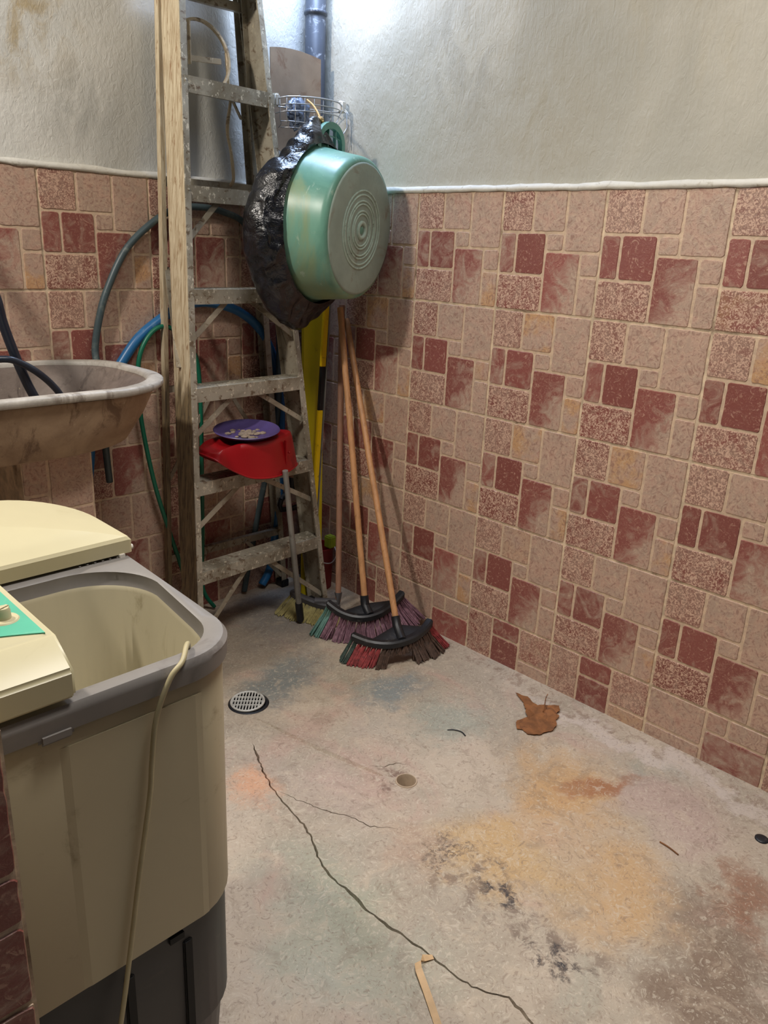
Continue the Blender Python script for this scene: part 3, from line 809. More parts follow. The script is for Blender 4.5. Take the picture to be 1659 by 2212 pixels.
tag(mesh_obj('drain_hose', bm, M_blackh, smooth=True), 'thick black hose dropping from above into the cement sink', 'hose')
bm = bmesh.new()
tube(bm, [(-1.46, -.25, .83), (-1.40, -.32, .93), (-1.32, -.36, .992), (-1.25, -.374, 1.000), (-1.213, -.374, .988), (-1.172, -.374, .960), (-1.125, -.35, .915), (-1.09, -.34, .86), (-1.06, -.33, .815)], .0085, 12, 8)
tag(mesh_obj('drain_hose', bm, M_blackh, smooth=True), 'thinner black hose arching low across the cement sink', 'hose')

# ------------------------------------------------------------------ hoses behind the ladder
bm = bmesh.new()
tube(bm, [(-.86, -.048, .55), (-.872, -.055, .75), (-.866, -.035, .90), (-.862, -.02, .96), (-.845, -.02, 1.04), (-.814, -.02, 1.126), (-.745, -.02, 1.245), (-.651, -.02, 1.328), (-.57, -.02, 1.37), (-.488, -.02, 1.381), (-.40, -.02, 1.372), (-.313, -.02, 1.338), (-.239, -.03, 1.229), (-.205, -.050, 1.05), (-.20, -.055, .85), (-.21, -.050, .65), (-.25, -.02, .4), (-.31, -.02, .15), (-.34, -.02, .012)], .0105, 12, 10)
tag(mesh_obj('hose', bm, M_hosegr, smooth=True), 'grey-green hose in the widest, topmost arc on the back wall', 'hose', 'garden hoses looped behind the ladder')
bm = bmesh.new()
tube(bm, [(-.93, -.030, .50), (-.91, -.026, .62), (-.894, -.022, .70), (-.84, -.020, .83), (-.777, -.019, .918), (-.718, -.019, .986), (-.652, -.019, 1.033), (-.576, -.019, 1.074), (-.499, -.019, 1.09), (-.42, -.019, 1.082), (-.337, -.019, 1.054), (-.26, -.019, .997), (-.20, -.019, .897), (-.169, -.019, .76), (-.165, -.019, .60), (-.175, -.019, .35), (-.21, -.019, .1), (-.26, -.024, .018)], .0155, 14, 10)
tag(mesh_obj('hose', bm, M_blue, smooth=True), 'thick bright blue hose arching on the wall behind the ladder', 'hose', 'garden hoses looped behind the ladder')
bm = bmesh.new()
tube(bm, [(-.585, -.055, .02), (-.60, -.05, .12), (-.622, -.045, .204), (-.66, -.045, .34), (-.703, -.045, .507), (-.734, -.045, .691), (-.742, -.045, .803), (-.736, -.045, .919), (-.700, -.045, .991), (-.651, -.045, 1.021), (-.594, -.045, 1.001), (-.552, -.045, .95), (-.526, -.045, .89), (-.521, -.045, .719), (-.524, -.045, .556), (-.53, -.045, .3), (-.54, -.05, .1), (-.50, -.06, .01)], .0072, 12, 10)
tag(mesh_obj('hose', bm, M_green, smooth=True), 'thin green hose looped inside the blue one', 'hose', 'garden hoses looped behind the ladder')

# ------------------------------------------------------------------ yellow board and bar, bucket, pipe, shovel
bm = bmesh.new(); bar(bm, (-.160, -.203, 0), (-.119, -.140, 1.16), .096, .012, (0, 1, 0), .003)
tag(mesh_obj('plank', bm, M_yboard), 'tall flat olive-yellow board behind the ladder right rail', 'board')
def ybar():
    P0, P1 = V((-.183, -.2175, .0)), V((-.108, -.200, 1.10))
    root = empty('spirit_level', P0, 'narrow yellow bar with black middle section and grey edge, beside the yellow board', 'spirit level')
    d = P1-P0
    for a, b, mt, nm, wd in ((.0, .22, M_yboard, 'end_piece', .013), (.22, .66, M_ybar, 'lower_section', .020), (.66, .80, M_blackp, 'middle_section', .020), (.80, 1.0, M_ybar, 'upper_section', .022)):
        bm = bmesh.new(); bar(bm, P0+d*a, P0+d*b, wd, .012, (0, 1, 0), .002); part(nm, bm, mt, root)
    bm = bmesh.new(); bar(bm, P0+V((.0155, .0, 0)), P1+V((.0155, .0, 0)), .005, .013, (0, 1, 0), .001); part('edge_strip', bm, M_tubegrey, root)
ybar()
def bucket():
    c = V((-.069, -.135, 0)); root = empty('bucket', c, 'dark red plastic bucket in the shadowed corner', 'bucket')
    bm = bmesh.new(); lathe(bm, [(.050, 0), (.053, .002), (.058, .16), (.061, .165), (.061, .172), (.056, .172), (.050, .006), (.0, .006)], c, (0, 0, 1), 36)
    part('body', bm, M_dred, root, True, 40)
    bm = bmesh.new(); tube(bm, [c+V((-.060, -.028, .16)), c+V((-.045, -.060, .135)), c+V((0, -.074, .12)), c+V((.045, -.055, .135)), c+V((.060, -.028, .16))], .0022, 8, 8)
    part('handle', bm, M_wire, root, True)
bucket()
bm = bmesh.new(); tube(bm, [(-.040, -.040, -.0), (-.040, -.040, 2.85)], .034, 24)
for z in (.6, 1.99): lathe(bm, [(.0345, 0), (.0385, .004), (.0385, .012), (.0345, .016)], (-.040, -.040, z), (0, 0, 1), 24)
tag(mesh_obj('drain_pipe', bm, M_pipe, smooth=True), 'grey paint-streaked pipe rising in the corner of the room', 'pipe')
def shovel():
    root = empty('shovel', (-.165, -.10, 0), 'rusty flat shovel stood blade-up in the corner', 'shovel')
    bm = bmesh.new(); NX, NZ = 18, 22; W2 = .102
    def pt(i, j, off):
        t = i/NX*2-1; v = j/NZ
        wz = W2*(1 if v > .25 else math.sqrt(max(0, 1-((.25-v)/.25)**2))*.55+.45)
        zt = 1.855+.012*(1-t*t); zb = 1.56
        z = zb+(zt-zb)*v
        dish = .012*t*t*min(1, v*2+.3)
        rid = .008*math.exp(-(t/.16)**2)*max(0, min(1, (.72-v)/.45))
        return V((-.165+t*wz, -.094-dish*.8-rid+off+.02*(z-1.56), z))
    fr = [[bm.verts.new(pt(i, j, 0)) for i in range(NX+1)] for j in range(NZ+1)]
    bk = [[bm.verts.new(pt(i, j, .003)) for i in range(NX+1)] for j in range(NZ+1)]
    for j in range(NZ):
        for i in range(NX):
            bm.faces.new([fr[j][i], fr[j][i+1], fr[j+1][i+1], fr[j+1][i]]); bm.faces.new([bk[j][i], bk[j+1][i], bk[j+1][i+1], bk[j][i+1]])
    for j in range(NZ):
        for i in (0, NX): bm.faces.new([fr[j][i], fr[j+1][i], bk[j+1][i], bk[j][i]])
    for i in range(NX):
        for j in (0, NZ): bm.faces.new([fr[j][i], fr[j][i+1], bk[j][i+1], bk[j][i]])
    part('blade', bm, M_shovel, root, True, 50)
    bm = bmesh.new(); tube(bm, [(-.165, -.102, 1.60), (-.165, -.104, 1.45)], .017, 14); part('socket', bm, M_shovel, root, True, 50)
    bm = bmesh.new(); tube(bm, [(-.165, -.104, 1.50), (-.155, -.085, .8), (-.150, -.075, .45)], .0145, 14); part('handle', bm, M_wood2, root, True, 50)
    bm = bmesh.new(); tube(bm, [(-.150, -.075, .45), (-.150, -.075, .40)], .018, 14); tube(bm, [(-.205, -.075, .37), (-.15, -.075, .41), (-.095, -.075, .37)], .010, 10, 6)
    tube(bm, [(-.205, -.075, .37), (-.205, -.075, .33), (-.095, -.075, .33), (-.095, -.075, .37)], .010, 10, 2)
    part('grip', bm, M_blackp, root, True, 50)
shovel()
# green sponge
bm = bmesh.new(); box(bm, (-.068, -.200, .1745), (-.034, -.165, .222), .004)
tag(mesh_obj('sponge', bm, simple('yellow_green_sponge', lin(150, 170, 40), .8, .1, 30)), 'small yellow-green sponge on the bucket rim in the corner', 'sponge')

# ------------------------------------------------------------------ corner wire rack with bagged things
def rack():
    root = empty('wire_rack', (-.10, -.10, 1.66), 'chrome wire corner rack with white plastic mounts', 'rack')
    A, B = V((-.272, -.130, 1.708)), V((-.015, -.150, 1.722))
    bm = bmesh.new()
    fr = [A, (-.255, -.165, 1.714), (-.205, -.192, 1.718), (-.14, -.204, 1.721), (-.07, -.192, 1.722), B]
    tube(bm, fr, .0024, 8, 8)
    for dz in (-.020, -.040): tube(bm, [V(p)+V((0, 0, dz)) for p in fr], .0018, 8, 8)
    tube(bm, [A+V((0, 0, -.02)), (-.22, -.128, 1.69), (-.10, -.125, 1.70), (-.06, -.13, 1.70), B+V((0, .0, -.02))], .002, 8)
    zb = 1.630
    for p in catmull(fr, 2)[1:8]:
        q = V(p); tube(bm, [q, q+V((.003, .003, -.06)), V((q.x*.92-.01, q.y*.95, zb+.01)), V((q.x*.92-.01, q.y*.85, zb))], .0013, 6)
    for dz in (.0, .018): tube(bm, [(-.255, -.135, zb+dz), (-.235, -.165, zb+dz), (-.19, -.178, zb+dz), (-.14, -.183, zb+dz), (-.12, -.15, zb+dz), (-.13, -.128, zb+dz)], .0015, 8, 6)
    # bent stay by the right mount
    tube(bm, [B+V((0, 0, -.01)), (-.012, -.172, 1.700), (-.012, -.176, 1.655), (-.040, -.185, 1.628), (-.065, -.192, 1.618)], .0018, 8)
    tube(bm, [(-.035, -.175, 1.705), (-.072, -.194, 1.665), (-.085, -.198, 1.650)], .0016, 8)
    tube(bm, [B+V((.004, -.004, -.005)), (-.008, -.180, 1.69), (-.010, -.190, 1.63), (-.018, -.192, 1.58)], .0011, 6, 5)
    part('wire_frame', bm, M_wire, root, True)
    for c, nm in ((A, 'mount'), (B, 'mount')):
        bm = bmesh.new(); box(bm, c-V((.011, .013, .022)), c+V((.011, .013, .016)), .005, 3); part(nm, bm, M_white, root, True, 40)
rack()
def crumple(bm, c, r, sz, seed, amp):
    res = bmesh.ops.create_icosphere(bm, subdivisions=4, radius=1)
    for v in res['verts']:
        d = v.co.normalized(); q = 1+amp*noise.noise(d*2.2+V((seed, 0, 0)))+amp*.7*abs(noise.noise(d*5+V((0, seed, 0))))
        v.co = V((c[0]+d.x*sz[0]*q*r, c[1]+d.y*sz[1]*q*r, c[2]+d.z*sz[2]*q*r))
bm = bmesh.new(); crumple(bm, (-.200, -.152, 1.676), .034, (1.1, .6, 1.1), 3, .55)
tag(mesh_obj('plastic_bag', bm, simple('grey_translucent_bag', lin(120, 134, 158), .3, .25, 30, lin(30, 36, 44), .7, 26, .5, 50), smooth=True), 'crumpled grey-blue bag lying inside the wire corner rack', 'bag')

# ------------------------------------------------------------------ green basin + black bag
PH = .31
NA = V((math.sin(PH), -math.cos(PH), -.06)).normalized()      # outward normal of the bottom
BC = V((-.203, -.468, 1.332))
def basin():
    root = empty('basin', BC, 'large round pale green plastic basin hung on its side, scuffed ringed bottom facing out', 'basin')
    ax = -NA
    bm = bmesh.new()
    prof = [(.190, .004), (.197, .006), (.2035, .013), (.2065, .024), (.210, .05), (.217, .10), (.224, .145), (.2255, .150), (.232, .153), (.234, .159), (.232, .164), (.224, .165), (.214, .15), (.206, .08), (.198, .03), (.188, .018), (.0, .016)]
    lathe(bm, prof, BC, ax, 72); part('shell', bm, M_basin, root, True, 50)
    bm = bmesh.new()
    lathe(bm, [(.0, .001), (.14, .0005), (.183, 0), (.189, .002), (.191, .007)], BC, ax, 72)
    part('bottom', bm, M_bbot, root, True, 50, label='grey scuffed flat bottom')
    for rr in (.022, .046, .055, .074, .083, .100, .112):
        bm = bmesh.new(); pts = []
        x = V((0, 0, 1)); x = (x-ax*x.dot(ax)).normalized(); y = ax.cross(x)
        c = BC+ax*.0005+y*.0-x*.0
        pts = [c+(x*math.cos(2*PI*k/56)+y*math.sin(2*PI*k/56))*rr for k in range(56)]
        tube(bm, pts, .0028 if rr > .03 else .006, 8, 0, True); part('moulded_ring', bm, M_bring, root, True)
    bm = bmesh.new(); lathe(bm, [(.0, -.001), (.010, -.001), (.012, .001)], BC, ax, 20); part('centre_mark', bm, M_basin, root, True)
    # lug handle at the top of the rim: an arch with webs
    up = V((0, 0, 1)); up = (up-ax*up.dot(ax)).normalized(); sd = ax.cross(up)
    rc = BC+ax*.150; LS = .034*(1 if sd.x > 0 else -1)
    bm = bmesh.new()
    pts = []
    for k in range(13):
        a = PI*k/12; pts.append(rc+up*(.222+.066*math.sin(a)**.8)+sd*(.070*math.cos(a)+LS))
    rings = []
    for i, p in enumerate(pts):
        t = (pts[min(i+1, 12)]-pts[max(i-1, 0)]).normalized(); nn = t.cross(ax).normalized()
        rings.append([p-nn*.009-ax*.004, p+nn*.009-ax*.004, p+nn*.011+ax*.010, p-nn*.009+ax*.010])
    loft(bm, rings, True, True)
    for q in (-.018, .028): bar(bm, rc+up*.220+sd*(q+LS)+ax*.004, rc+up*.282+sd*(q*.8+LS)+ax*.004, .0035, .010, ax)
    tube(bm, [rc+up*.250+sd*(.066+LS)+ax*.002, rc+up*.258+sd*LS+ax*.002, rc+up*.248-sd*(.066-LS)+ax*.002], .002, 8, 4)
    part('lug_handle', bm, M_basin, root, True, 40)
basin()
def bag():
    ax = -NA; up = V((0, 0, 1)); up = (up-ax*up.dot(ax)).normalized(); sd = ax.cross(up)
    if sd.x > 0: sd = -sd
    rc = BC+ax*.162
    tab = [(-18, .243), (-7, .262), (0, .300), (6, .306), (14, .284), (24, .258), (40, .246), (64, .262), (90, .268), (123, .284), (150, .306), (168, .322), (186, .294), (205, .262), (225, .243), (300, .238), (330, .240), (342, .243)]
    def Rf(a):      # a = 0 is up, growing towards the left; the bag is pulled up to its knot and sags at the bottom
        d = math.degrees(a) % 360
        if d > 342: d -= 360
        for (d0, r0), (d1, r1) in zip(tab, tab[1:]):
            if d0 <= d <= d1:
                t = (d-d0)/(d1-d0); t = t*t*(3-2*t); return r0+(r1-r0)*t
        return .25
    bm = bmesh.new(); NS = 180
    NF = 9; rows_ = [('f', i/(NF-1)) for i in range(NF)]+[('b', q) for q in ((.12, 1.0), (.25, 1.005), (.45, .995), (.65, .95), (.82, .86), (.95, .68), (1.0, .4), (1.0, .14))]
    rings = []
    for j, (kind, q) in enumerate(rows_):
        ring = []
        for k in range(NS):
            a = 2*PI*k/NS; R = Rf(a); d = up*math.cos(a)+sd*math.sin(a)
            fwd = .5+.5*math.cos(a-2.2)
            if kind == 'f':
                r0 = .2335; s0 = -.012-.026*fwd
                rr2 = r0+(R-r0)*q; ss = s0*(1-q)+.004*q+.010*math.sin(PI*q)*0
                am = math.sin(PI*min(1, q*.8+.04))
                amp = .016*am+.004*q
            else: rr2 = R*q[1]; ss = .006+q[0]*(.040+.085*max(0, math.cos(a-1.75))); am = .6; amp = .016
            p = rc+ax*ss+d*rr2
            wq = p+V((noise.noise(p*9), noise.noise(p*9+V((7, 0, 0))), noise.noise(p*9+V((0, 7, 0)))))*.07
            fold = 1-2*abs(noise.noise(V((wq.x*9, wq.y*9, wq.z*5))))*2.0       # sharp tension folds fanning from the knot
            fold2 = 1-2*abs(noise.noise(V((wq.x*20+3, wq.y*20, wq.z*15))))*1.8
            n3 = noise.noise(p*38)
            p += -ax*amp*(fold*.9+fold2*.7+n3*.5)*.62*(1 if kind == 'f' else .15) + (d*amp*.55*(fold2*.8+fold*.5) if kind == 'b' else d*0) + d*.006*(q if kind == 'f' else .3)*noise.noise(V((a*4.5, 2.0, 0)))
            ring.append(p)
        rings.append(ring)
    loft(bm, rings, False, True)
    o = mesh_obj('garbage_bag', bm, M_bag, smooth=True)
    sub = o.modifiers.new('s', 'SUBSURF'); sub.levels = 1; sub.render_levels = 1
    tag(o, 'crumpled black bin bag pulled over the mouth of the green basin', 'bag')
bag()
bm = bmesh.new()
K0 = BC-NA*.157+V((0, 0, .290))
tube(bm, [K0+V((0, 0, -.030)), K0+V((-.004, -.004, -.01)), K0+V((.002, 0, .012)), K0+V((.02, .05, .05)), K0+V((.05, .12, .078))], .0030, 8, 6)
crumple(bm, K0+V((0, -.004, .006)), .0095, (1, 1, .9), 5, .5)
tag(mesh_obj('string', bm, M_string, smooth=True), 'knotted yellow string tying the green basin to the wire rack', 'string')

# ------------------------------------------------------------------ dustpan, plate
def dustpan():
    root = empty('dustpan', (-.45, -.31, .575), 'red long-handled dustpan lying upside down on the ladder second step', 'dustpan')
    # plan of the open mouth rim (lower) and crown (upper), left tip tapers
    lo = [(-.655, -.328, .655), (-.612, -.348, .622), (-.560, -.366, .592), (-.520, -.374, .582), (-.470, -.378, .578), (-.420, -.365, .577), (-.360, -.335, .577), (-.308, -.297, .578), (-.300, -.262, .578), (-.33, -.235, .578), (-.42, -.215, .578), (-.52, -.205, .59), (-.60, -.210, .622), (-.655, -.235, .655)]
    hi = [(-.650, -.322, .672), (-.612, -.338, .684), (-.570, -.352, .690), (-.525, -.360, .690), (-.470, -.362, .690), (-.430, -.350, .690), (-.372, -.322, .690), (-.330, -.292, .690), (-.324, -.266, .690), (-.345, -.246, .690), (-.425, -.228, .690), (-.52, -.218, .690), (-.60, -.22, .688), (-.650, -.240, .674)]
    def den(l): return catmull(l, 5, True)
    A, B = den(lo), den(hi); c = V((-.48, -.29, .692))
    bm = bmesh.new(); rings = [[p+(p-c)*.03*V((1, 1, 0)).length*.3+V((0, 0, -.002)) for p in A], A]
    for t in (.3, .6, .85): rings.append([a.lerp(b, t)+V((0, 0, 0)) for a, b in zip(A, B)])
    rings.append([b+(c-b)*.03+V((0, 0, .001)) for b in B]); 
    rings.append([V((b.x+(c.x-b.x)*.10, b.y+(c.y-b.y)*.10, b.z+.003)) for b in B])
    rings.append([V((b.x+(c.x-b.x)*.55, b.y+(c.y-b.y)*.55, b.z*.7+.3*.693)) for b in B])
    loft(bm, rings, False, True)
    part('pan', bm, M_red, root, True, 60)
    bm = bmesh.new(); tube(bm, [p+V((0, 0, -.002)) for p in A], .003, 8, 0, True); part('lip', bm, M_red, root, True)
    bm = bmesh.new(); box(bm, (-.400, -.352, .60), (-.392, -.340, .68), .002); crumple(bm, (-.386, -.352, .64), .004, (1, 1, 1), 2, .2); part('clip', bm, M_red, root)
    T0, T1 = V((-.422, -.378, .590)), V((-.326, -.346, .004)); d = T1-T0
    bm = bmesh.new(); tube(bm, [T0, T0+d*.42], .0095, 14); tube(bm, [T0+d*.42, T0+d*.90], .0105, 14); part('tube', bm, M_tubegrey, root, True, 50)
    bm = bmesh.new(); tube(bm, [T0+d*.86, T0+d*.87, T1-d*.02, T1], [.0125, .0135, .0135, .008], 14); part('grip', bm, M_blackp, root, True, 50)
dustpan()
def plate():
    c = V((-.497, -.275, .6965)); root = empty('plate', c, 'purple plastic plate with dried soap residue on top of the red dustpan', 'plate')
    bm = bmesh.new()
    tilt = V((-.05, -.06, 1)).normalized()
    lathe(bm, [(.0, 0), (.060, 0), (.085, .008), (.103, .019), (.106, .0205), (.104, .023), (.084, .012), (.060, .0045), (.0, .004)], c, tilt, 56)
    part('dish', bm, M_purple, root, True, 50)
    bm = bmesh.new(); r2 = random.Random(4)
    for i in range(46):
        a, q = r2.uniform(0, 2*PI), r2.uniform(0, .062)**1.0
        p = c+V((q*math.cos(a), q*math.sin(a), .006)); s_ = r2.uniform(.006, .013)
        rs = bmesh.ops.create_icosphere(bm, subdivisions=2, radius=1)
        for v in rs['verts']: v.co = V((p.x+v.co.x*s_, p.y+v.co.y*s_, p.z+v.co.z*s_*.45*(1+.5*noise.noise(v.co*3+p*50))))
    o = part('soap_residue', bm, M_soap, root, True); o['kind'] = 'stuff'
    
plate()

# ------------------------------------------------------------------ brooms
def broom(label, sock, top, barpts, tips, mats, hm, seed, nt, shell=True, sm=M_blackp, rise=.034, worn=None):
    root = empty('broom', (sock[0], sock[1], 0), label, 'broom', 'brooms leaning in the corner')
    sock, top = V(sock), V(top); d = (top-sock).normalized()
    bm = bmesh.new(); L = (top-sock).length
    pts = [sock+d*(L*i/14)+V((noise.noise(V((i*.5, seed, 0)))*.002, noise.noise(V((seed, i*.5, 3)))*.002, 0)) for i in range(15)]
    tube(bm, pts, .0105, 14); bmesh.ops.create_uvsphere
    part('handle', bm, hm, root, True, 50)
    B = catmull(barpts, 8); N = len(B)
    bm = bmesh.new(); rings = []
    for i, p in enumerate(B):
        t = (B[min(i+1, N-1)]-B[max(i-1, 0)]).normalized(); nn = V((-t.y, t.x, 0)).normalized(); e = 1 if 0 < i < N-1 else .7
        hh = .011*e; ww = .013*e
        rings.append([p-nn*ww-V((0, 0, hh)), p+nn*ww-V((0, 0, hh)), p+nn*ww*1.05+V((0, 0, hh*.5)), p+nn*ww*.6+V((0, 0, hh)), p-nn*ww*.6+V((0, 0, hh)), p-nn*ww*1.05+V((0, 0, hh*.5))])
    loft(bm, rings, True, True)
    part('head_bar', bm, sm, root, True, 40)
    mid = B[N//2]
    bm = bmesh.new(); tube(bm, [mid+V((0, 0, .004)), sock-d*.005, sock+d*.032], [.016, .0155, .0145], 16)
    if shell:     # thin gusset rising from the bar to the socket
        a, b = B[N//5], B[N-1-N//5]
        for off in (1,):
            q = [a, B[N//3], mid, B[N-1-N//3], b, sock+V((0, 0, -.004))]
            f0 = [bm.verts.new(p+V((0, 0, .006))) for p in q]; f1 = [bm.verts.new(p+V((.003, .004, .006))) for p in q]
            bm.faces.new(f0); bm.faces.new(f1[::-1])
            for i in range(6): bm.faces.new([f0[i], f0[(i+1) % 6], f1[(i+1) % 6], f1[i]])
    part('socket', bm, sm, root, True, 40)
    T = catmull(tips, 8); r2 = random.Random(seed); groups = {}
    for rowi in range(2):
        for k in range(nt):
            t = (k+.5)/nt
            def samp(Lst, t): f = t*(len(Lst)-1); i = min(int(f), len(Lst)-2); return Lst[i].lerp(Lst[i+1], f-i)
            a = samp(B, t); b = samp(T, t)
            tt = (samp(B, min(1, t+.02))-samp(B, max(0, t-.02))).normalized(); nn = V((-tt.y, tt.x, 0)).normalized()
            a = a+nn*(rowi-.5)*.012-V((0, 0, rise*.25)); b = b+nn*(rowi-.5)*-.018+V((r2.uniform(-.006, .006), r2.uniform(-.006, .006), 0))
            if b.z < .001: b.z = .001
            if worn and worn[0] < t < worn[1]:
                b = a.lerp(b, .45+.25*abs(t-.5))
            mt = mats(t)
            g = groups.setdefault(mt, bmesh.new())
            dd = (b-a)
            gap = (samp(B, min(1, t+.5/nt))-samp(B, max(0, t-.5/nt))).length
            gapb = (samp(T, min(1, t+.5/nt))-samp(T, max(0, t-.5/nt))).length
            for s_ in range(13):
                off = r2.uniform(-.5, .5); off2 = off+r2.uniform(-.12, .12); fz = r2.uniform(-.004, .004)
                p0 = a+tt*off*gap*.6+nn*r2.uniform(-.003, .003); p1 = b+tt*off2*gapb*.92+nn*r2.uniform(-.006, .006)+dd*r2.uniform(-.05, .02)
                if p1.z < .001: p1.z = .001
                m2 = p0.lerp(p1, .5)+V((0, 0, r2.uniform(-.002, .002)))
                tube(g, [p0, m2, p1], [.0016, .0026, .0022], 4)
    for mt, g in groups.items():
        part('bristles', g, mt, root, False).__setitem__('kind', 'stuff')
def matsB(t): return M_tuftt if t < .08 else M_tuftp
def matsC(t): return M_tuftg if t < .10 else (M_tuftr if t < .34 or t > .86 else M_tuftb)
broom('purple-bristled broom with pine handle, standing upright between the other two brooms', (-.222, -.566, .122), (-.10, -.263, 1.085),
      [(-.318, -.482, .128), (-.300, -.540, .104), (-.262, -.588, .094), (-.200, -.612, .100), (-.128, -.612, .120), (-.082, -.607, .140)],
      [(-.350, -.440, .004), (-.325, -.520, .002), (-.270, -.590, .002), (-.190, -.640, .004), (-.090, -.655, .012), (-.012, -.640, .040)], matsB, M_wood, 3, 22)
broom('worn red and dark bristled broom, nearest of the brooms leaning on the right wall', (-.225, -.724, .105), (-.028, -.217, 1.04),
      [(-.362, -.655, .088), (-.335, -.715, .078), (-.285, -.760, .074), (-.215, -.782, .080), (-.155, -.782, .094), (-.120, -.775, .108)],
      [(-.395, -.640, .003), (-.372, -.705, .001), (-.315, -.770, .002), (-.215, -.810, .004), (-.120, -.818, .003), (-.048, -.790, .006)], matsC, M_wood, 8, 22, worn=(.42, .60))
broom('yellow straw broom with greyish handle, furthest back by the ladder foot', (-.190, -.392, .062), (-.050, -.215, 1.088),
      [(-.282, -.236, .070), (-.262, -.300, .056), (-.232, -.360, .046), (-.196, -.410, .044)],
      [(-.345, -.225, .002), (-.330, -.310, .002), (-.295, -.385, .002), (-.235, -.455, .004)], lambda t: M_straw, M_wood2, 12, 14, shell=False, sm=simple('grey_plastic_head', lin(84, 82, 84), .5, .1, 20))

# ------------------------------------------------------------------ small things on the floor
def drain():
    c = V((-.766, -.650, -.004)); root = empty('floor_drain', c, 'round slotted metal floor drain cover beside the washing machine', 'drain')
    bm = bmesh.new(); lathe(bm, [(.058, -.02), (.058, .0035), (.0555, .005), (.050, .005), (.049, .001), (.049, -.02)], c, (0, 0, 1), 48)
    part('frame_ring', bm, M_blackp, root, True, 40)
    # grate : bars with three rows of slots
    tl_ = V((.045, .02, 1)).normalized()
    bm = bmesh.new(); n = 15; d1 = V((.72, -.69, 0)); d2 = V((.69, .72, 0)); R = .0475; t = .004; cc = c+V((-.002, .002, .010))
    def up(p): return p+V((0, 0, (p-cc).x*.05+(p-cc).y*.02))
    def brr(a, b, w, h=.004): bar(bm, up(a), up(b), w, h)
    for k in range(-5, 6):
        off = k*.0088; h = math.sqrt(max(0, R*R-off*off))
        if h > .004: brr(cc+d1*off-d2*h, cc+d1*off+d2*h, .0040)
    for q in (-.019, 0, .019):
        h = math.sqrt(R*R-q*q); brr(cc+d2*q-d1*h, cc+d2*q+d1*h, .0048)
    pts = [up(cc+V((math.cos(2*PI*k/48), math.sin(2*PI*k/48), 0))*R) for k in range(48)]
    tube(bm, pts, .0034, 8, 0, True)
    part('grate', bm, M_steel, root)
    bm = bmesh.new(); lathe(bm, [(.0, 0), (.057, 0)], c+V((0, 0, -.018)), (0, 0, 1), 32); part('sump', bm, M_dark, root)
drain()
def pvc():
    c = V((-.672, -1.204, 0)); root = empty('pipe_opening', c, 'open cream pipe end set in the concrete floor', 'drain pipe')
    bm = bmesh.new(); lathe(bm, [(.0283, -.08), (.0283, .0008), (.0272, .0024), (.0252, .0024), (.0240, .0), (.0240, -.08)], c, (0, 0, 1), 40)
    part('pipe_end', bm, M_pvc, root, True, 50)
    bm = bmesh.new(); lathe(bm, [(.0, 0), (.0240, 0)], c+V((0, 0, -.075)), (0, 0, 1), 32); part('silt', bm, M_hole, root)
pvc()
bm = bmesh.new(); lathe(bm, [(.0155, .0), (.0155, .0025), (.013, .004), (.006, .0048), (.0, .005)], (-.192, -1.911, .0), (0, 0, 1), 28)
tag(mesh_obj('rubber_plug', bm, M_blackp, smooth=True), 'small round black rubber plug on the floor near the right wall', 'plug')
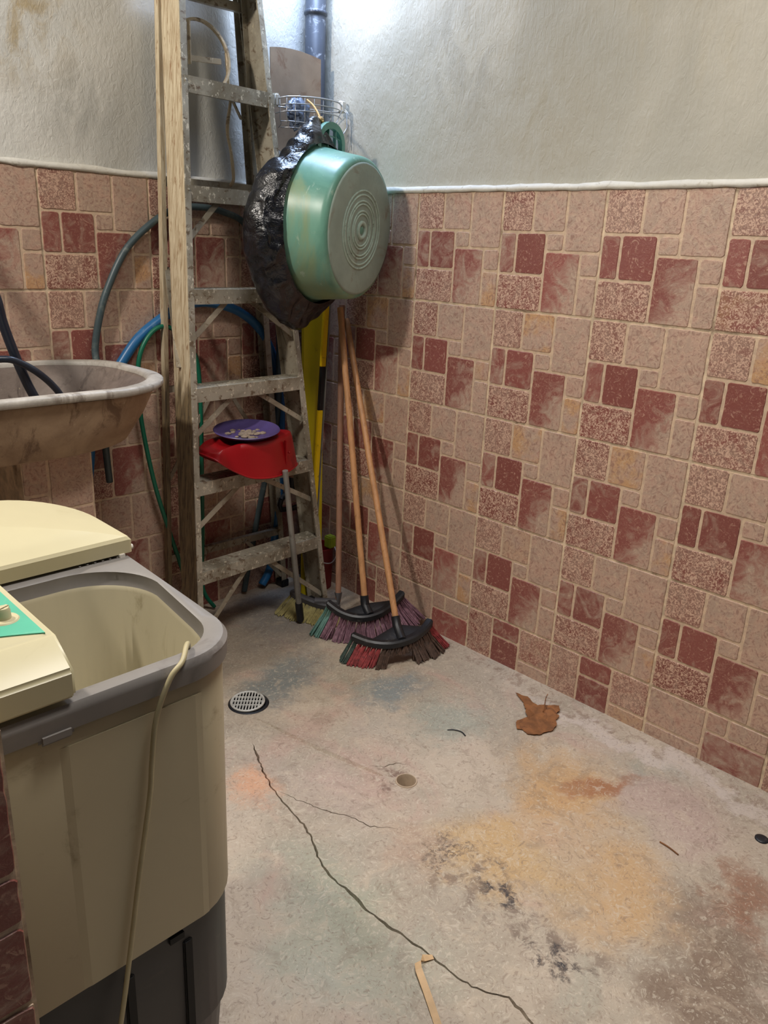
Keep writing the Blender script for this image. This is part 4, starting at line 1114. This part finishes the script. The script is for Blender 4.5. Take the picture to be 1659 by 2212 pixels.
def leaf():
    ol = [(-.121, -1.141), (-.113, -1.160), (-.109, -1.179), (-.122, -1.205), (-.129, -1.228), (-.112, -1.240), (-.092, -1.262), (-.086, -1.276), (-.100, -1.288), (-.120, -1.290), (-.128, -1.304), (-.150, -1.308), (-.165, -1.322), (-.198, -1.331), (-.222, -1.322), (-.247, -1.318), (-.262, -1.303), (-.268, -1.290), (-.262, -1.272), (-.272, -1.256), (-.252, -1.240), (-.238, -1.232), (-.222, -1.246), (-.200, -1.244), (-.188, -1.226), (-.170, -1.214), (-.158, -1.200), (-.142, -1.186), (-.132, -1.165)]
    bm = bmesh.new(); c = V((sum(p[0] for p in ol)/len(ol), sum(p[1] for p in ol)/len(ol), 0)); rings = []
    P = [V((x, y, 0)) for x, y in ol]
    dense = []
    for a, b in zip(P, P[1:]+P[:1]):
        for k in range(3):
            q = a.lerp(b, k/3); dense.append(q+V((rnd.uniform(-.0015, .0015), rnd.uniform(-.0015, .0015), 0)))
    def hz(p, f): return .0035+.006*abs(noise.noise(p*24))+.007*f*max(0, noise.noise(p*9+V((3, 0, 0)))+.15)
    top = []
    for f in (1, .8, .6, .4, .2, .03):
        top.append([V((c.x+(p.x-c.x)*f, c.y+(p.y-c.y)*f, hz(V((c.x+(p.x-c.x)*f, c.y+(p.y-c.y)*f, 0)), f))) for p in dense])
    bot = [[p-V((0, 0, .0012)) for p in r] for r in top[::-1]]
    loft(bm, bot+top, True, True)
    root = empty('dry_leaf', c, 'large curled dry brown leaf on the floor by the right wall', 'leaf')
    part('blade', bm, M_leaf, root, True, 60)
    bm = bmesh.new(); tube(bm, [(-.150, -1.262, .012), (-.125, -1.250, .018), (-.100, -1.236, .022), (-.085, -1.232, .03)], [.0016, .0012], 6, 5); part('stalk', bm, M_leaf, root)
leaf()
bm = bmesh.new(); rings = []
for i, (x, y, z, a) in enumerate([(-1.013, -1.603, .003, 0), (-1.030, -1.594, .006, .3), (-1.047, -1.594, .009, .9), (-1.058, -1.606, .010, 1.5), (-1.066, -1.622, .008, 1.8), (-1.078, -1.645, .006, 2), (-1.095, -1.675, .005, 2), (-1.112, -1.705, .003, 2), (-1.14, -1.76, .003, 2)]):
    wv = .0065 if i else .004
    nn = V((.85, -.42, .30)).normalized() if a > .5 else V((.35, .85, .3)).normalized()
    p = V((x, y, z)); rings.append([p-nn*wv, p+nn*wv, p+nn*wv+V((0, 0, .0008)), p-nn*wv+V((0, 0, .0008))])
    rings[-1] = [V((q.x, q.y, max(q.z, .0008))) for q in rings[-1]]
loft(bm, rings, True, True)
tag(mesh_obj('strap_scrap', bm, M_tape), 'twisted tan plastic strip lying by the floor crack', 'strap')
bm = bmesh.new(); tube(bm, [(-.425, -1.128, .002), (-.412, -1.140, .003), (-.402, -1.160, .002), (-.408, -1.180, .002)], [.0012, .003, .002], 6, 5)
tag(mesh_obj('black_scrap', bm, M_blackp, smooth=True), 'small curved black scrap on the floor left of the leaf', 'scrap')
bm = bmesh.new(); tube(bm, [(-.386, -1.751, .0022), (-.388, -1.775, .003), (-.393, -1.800, .002)], .0017, 6, 4)
tag(mesh_obj('twig', bm, M_leaf, smooth=True), 'thin brown twig on the floor near the black plug', 'twig')
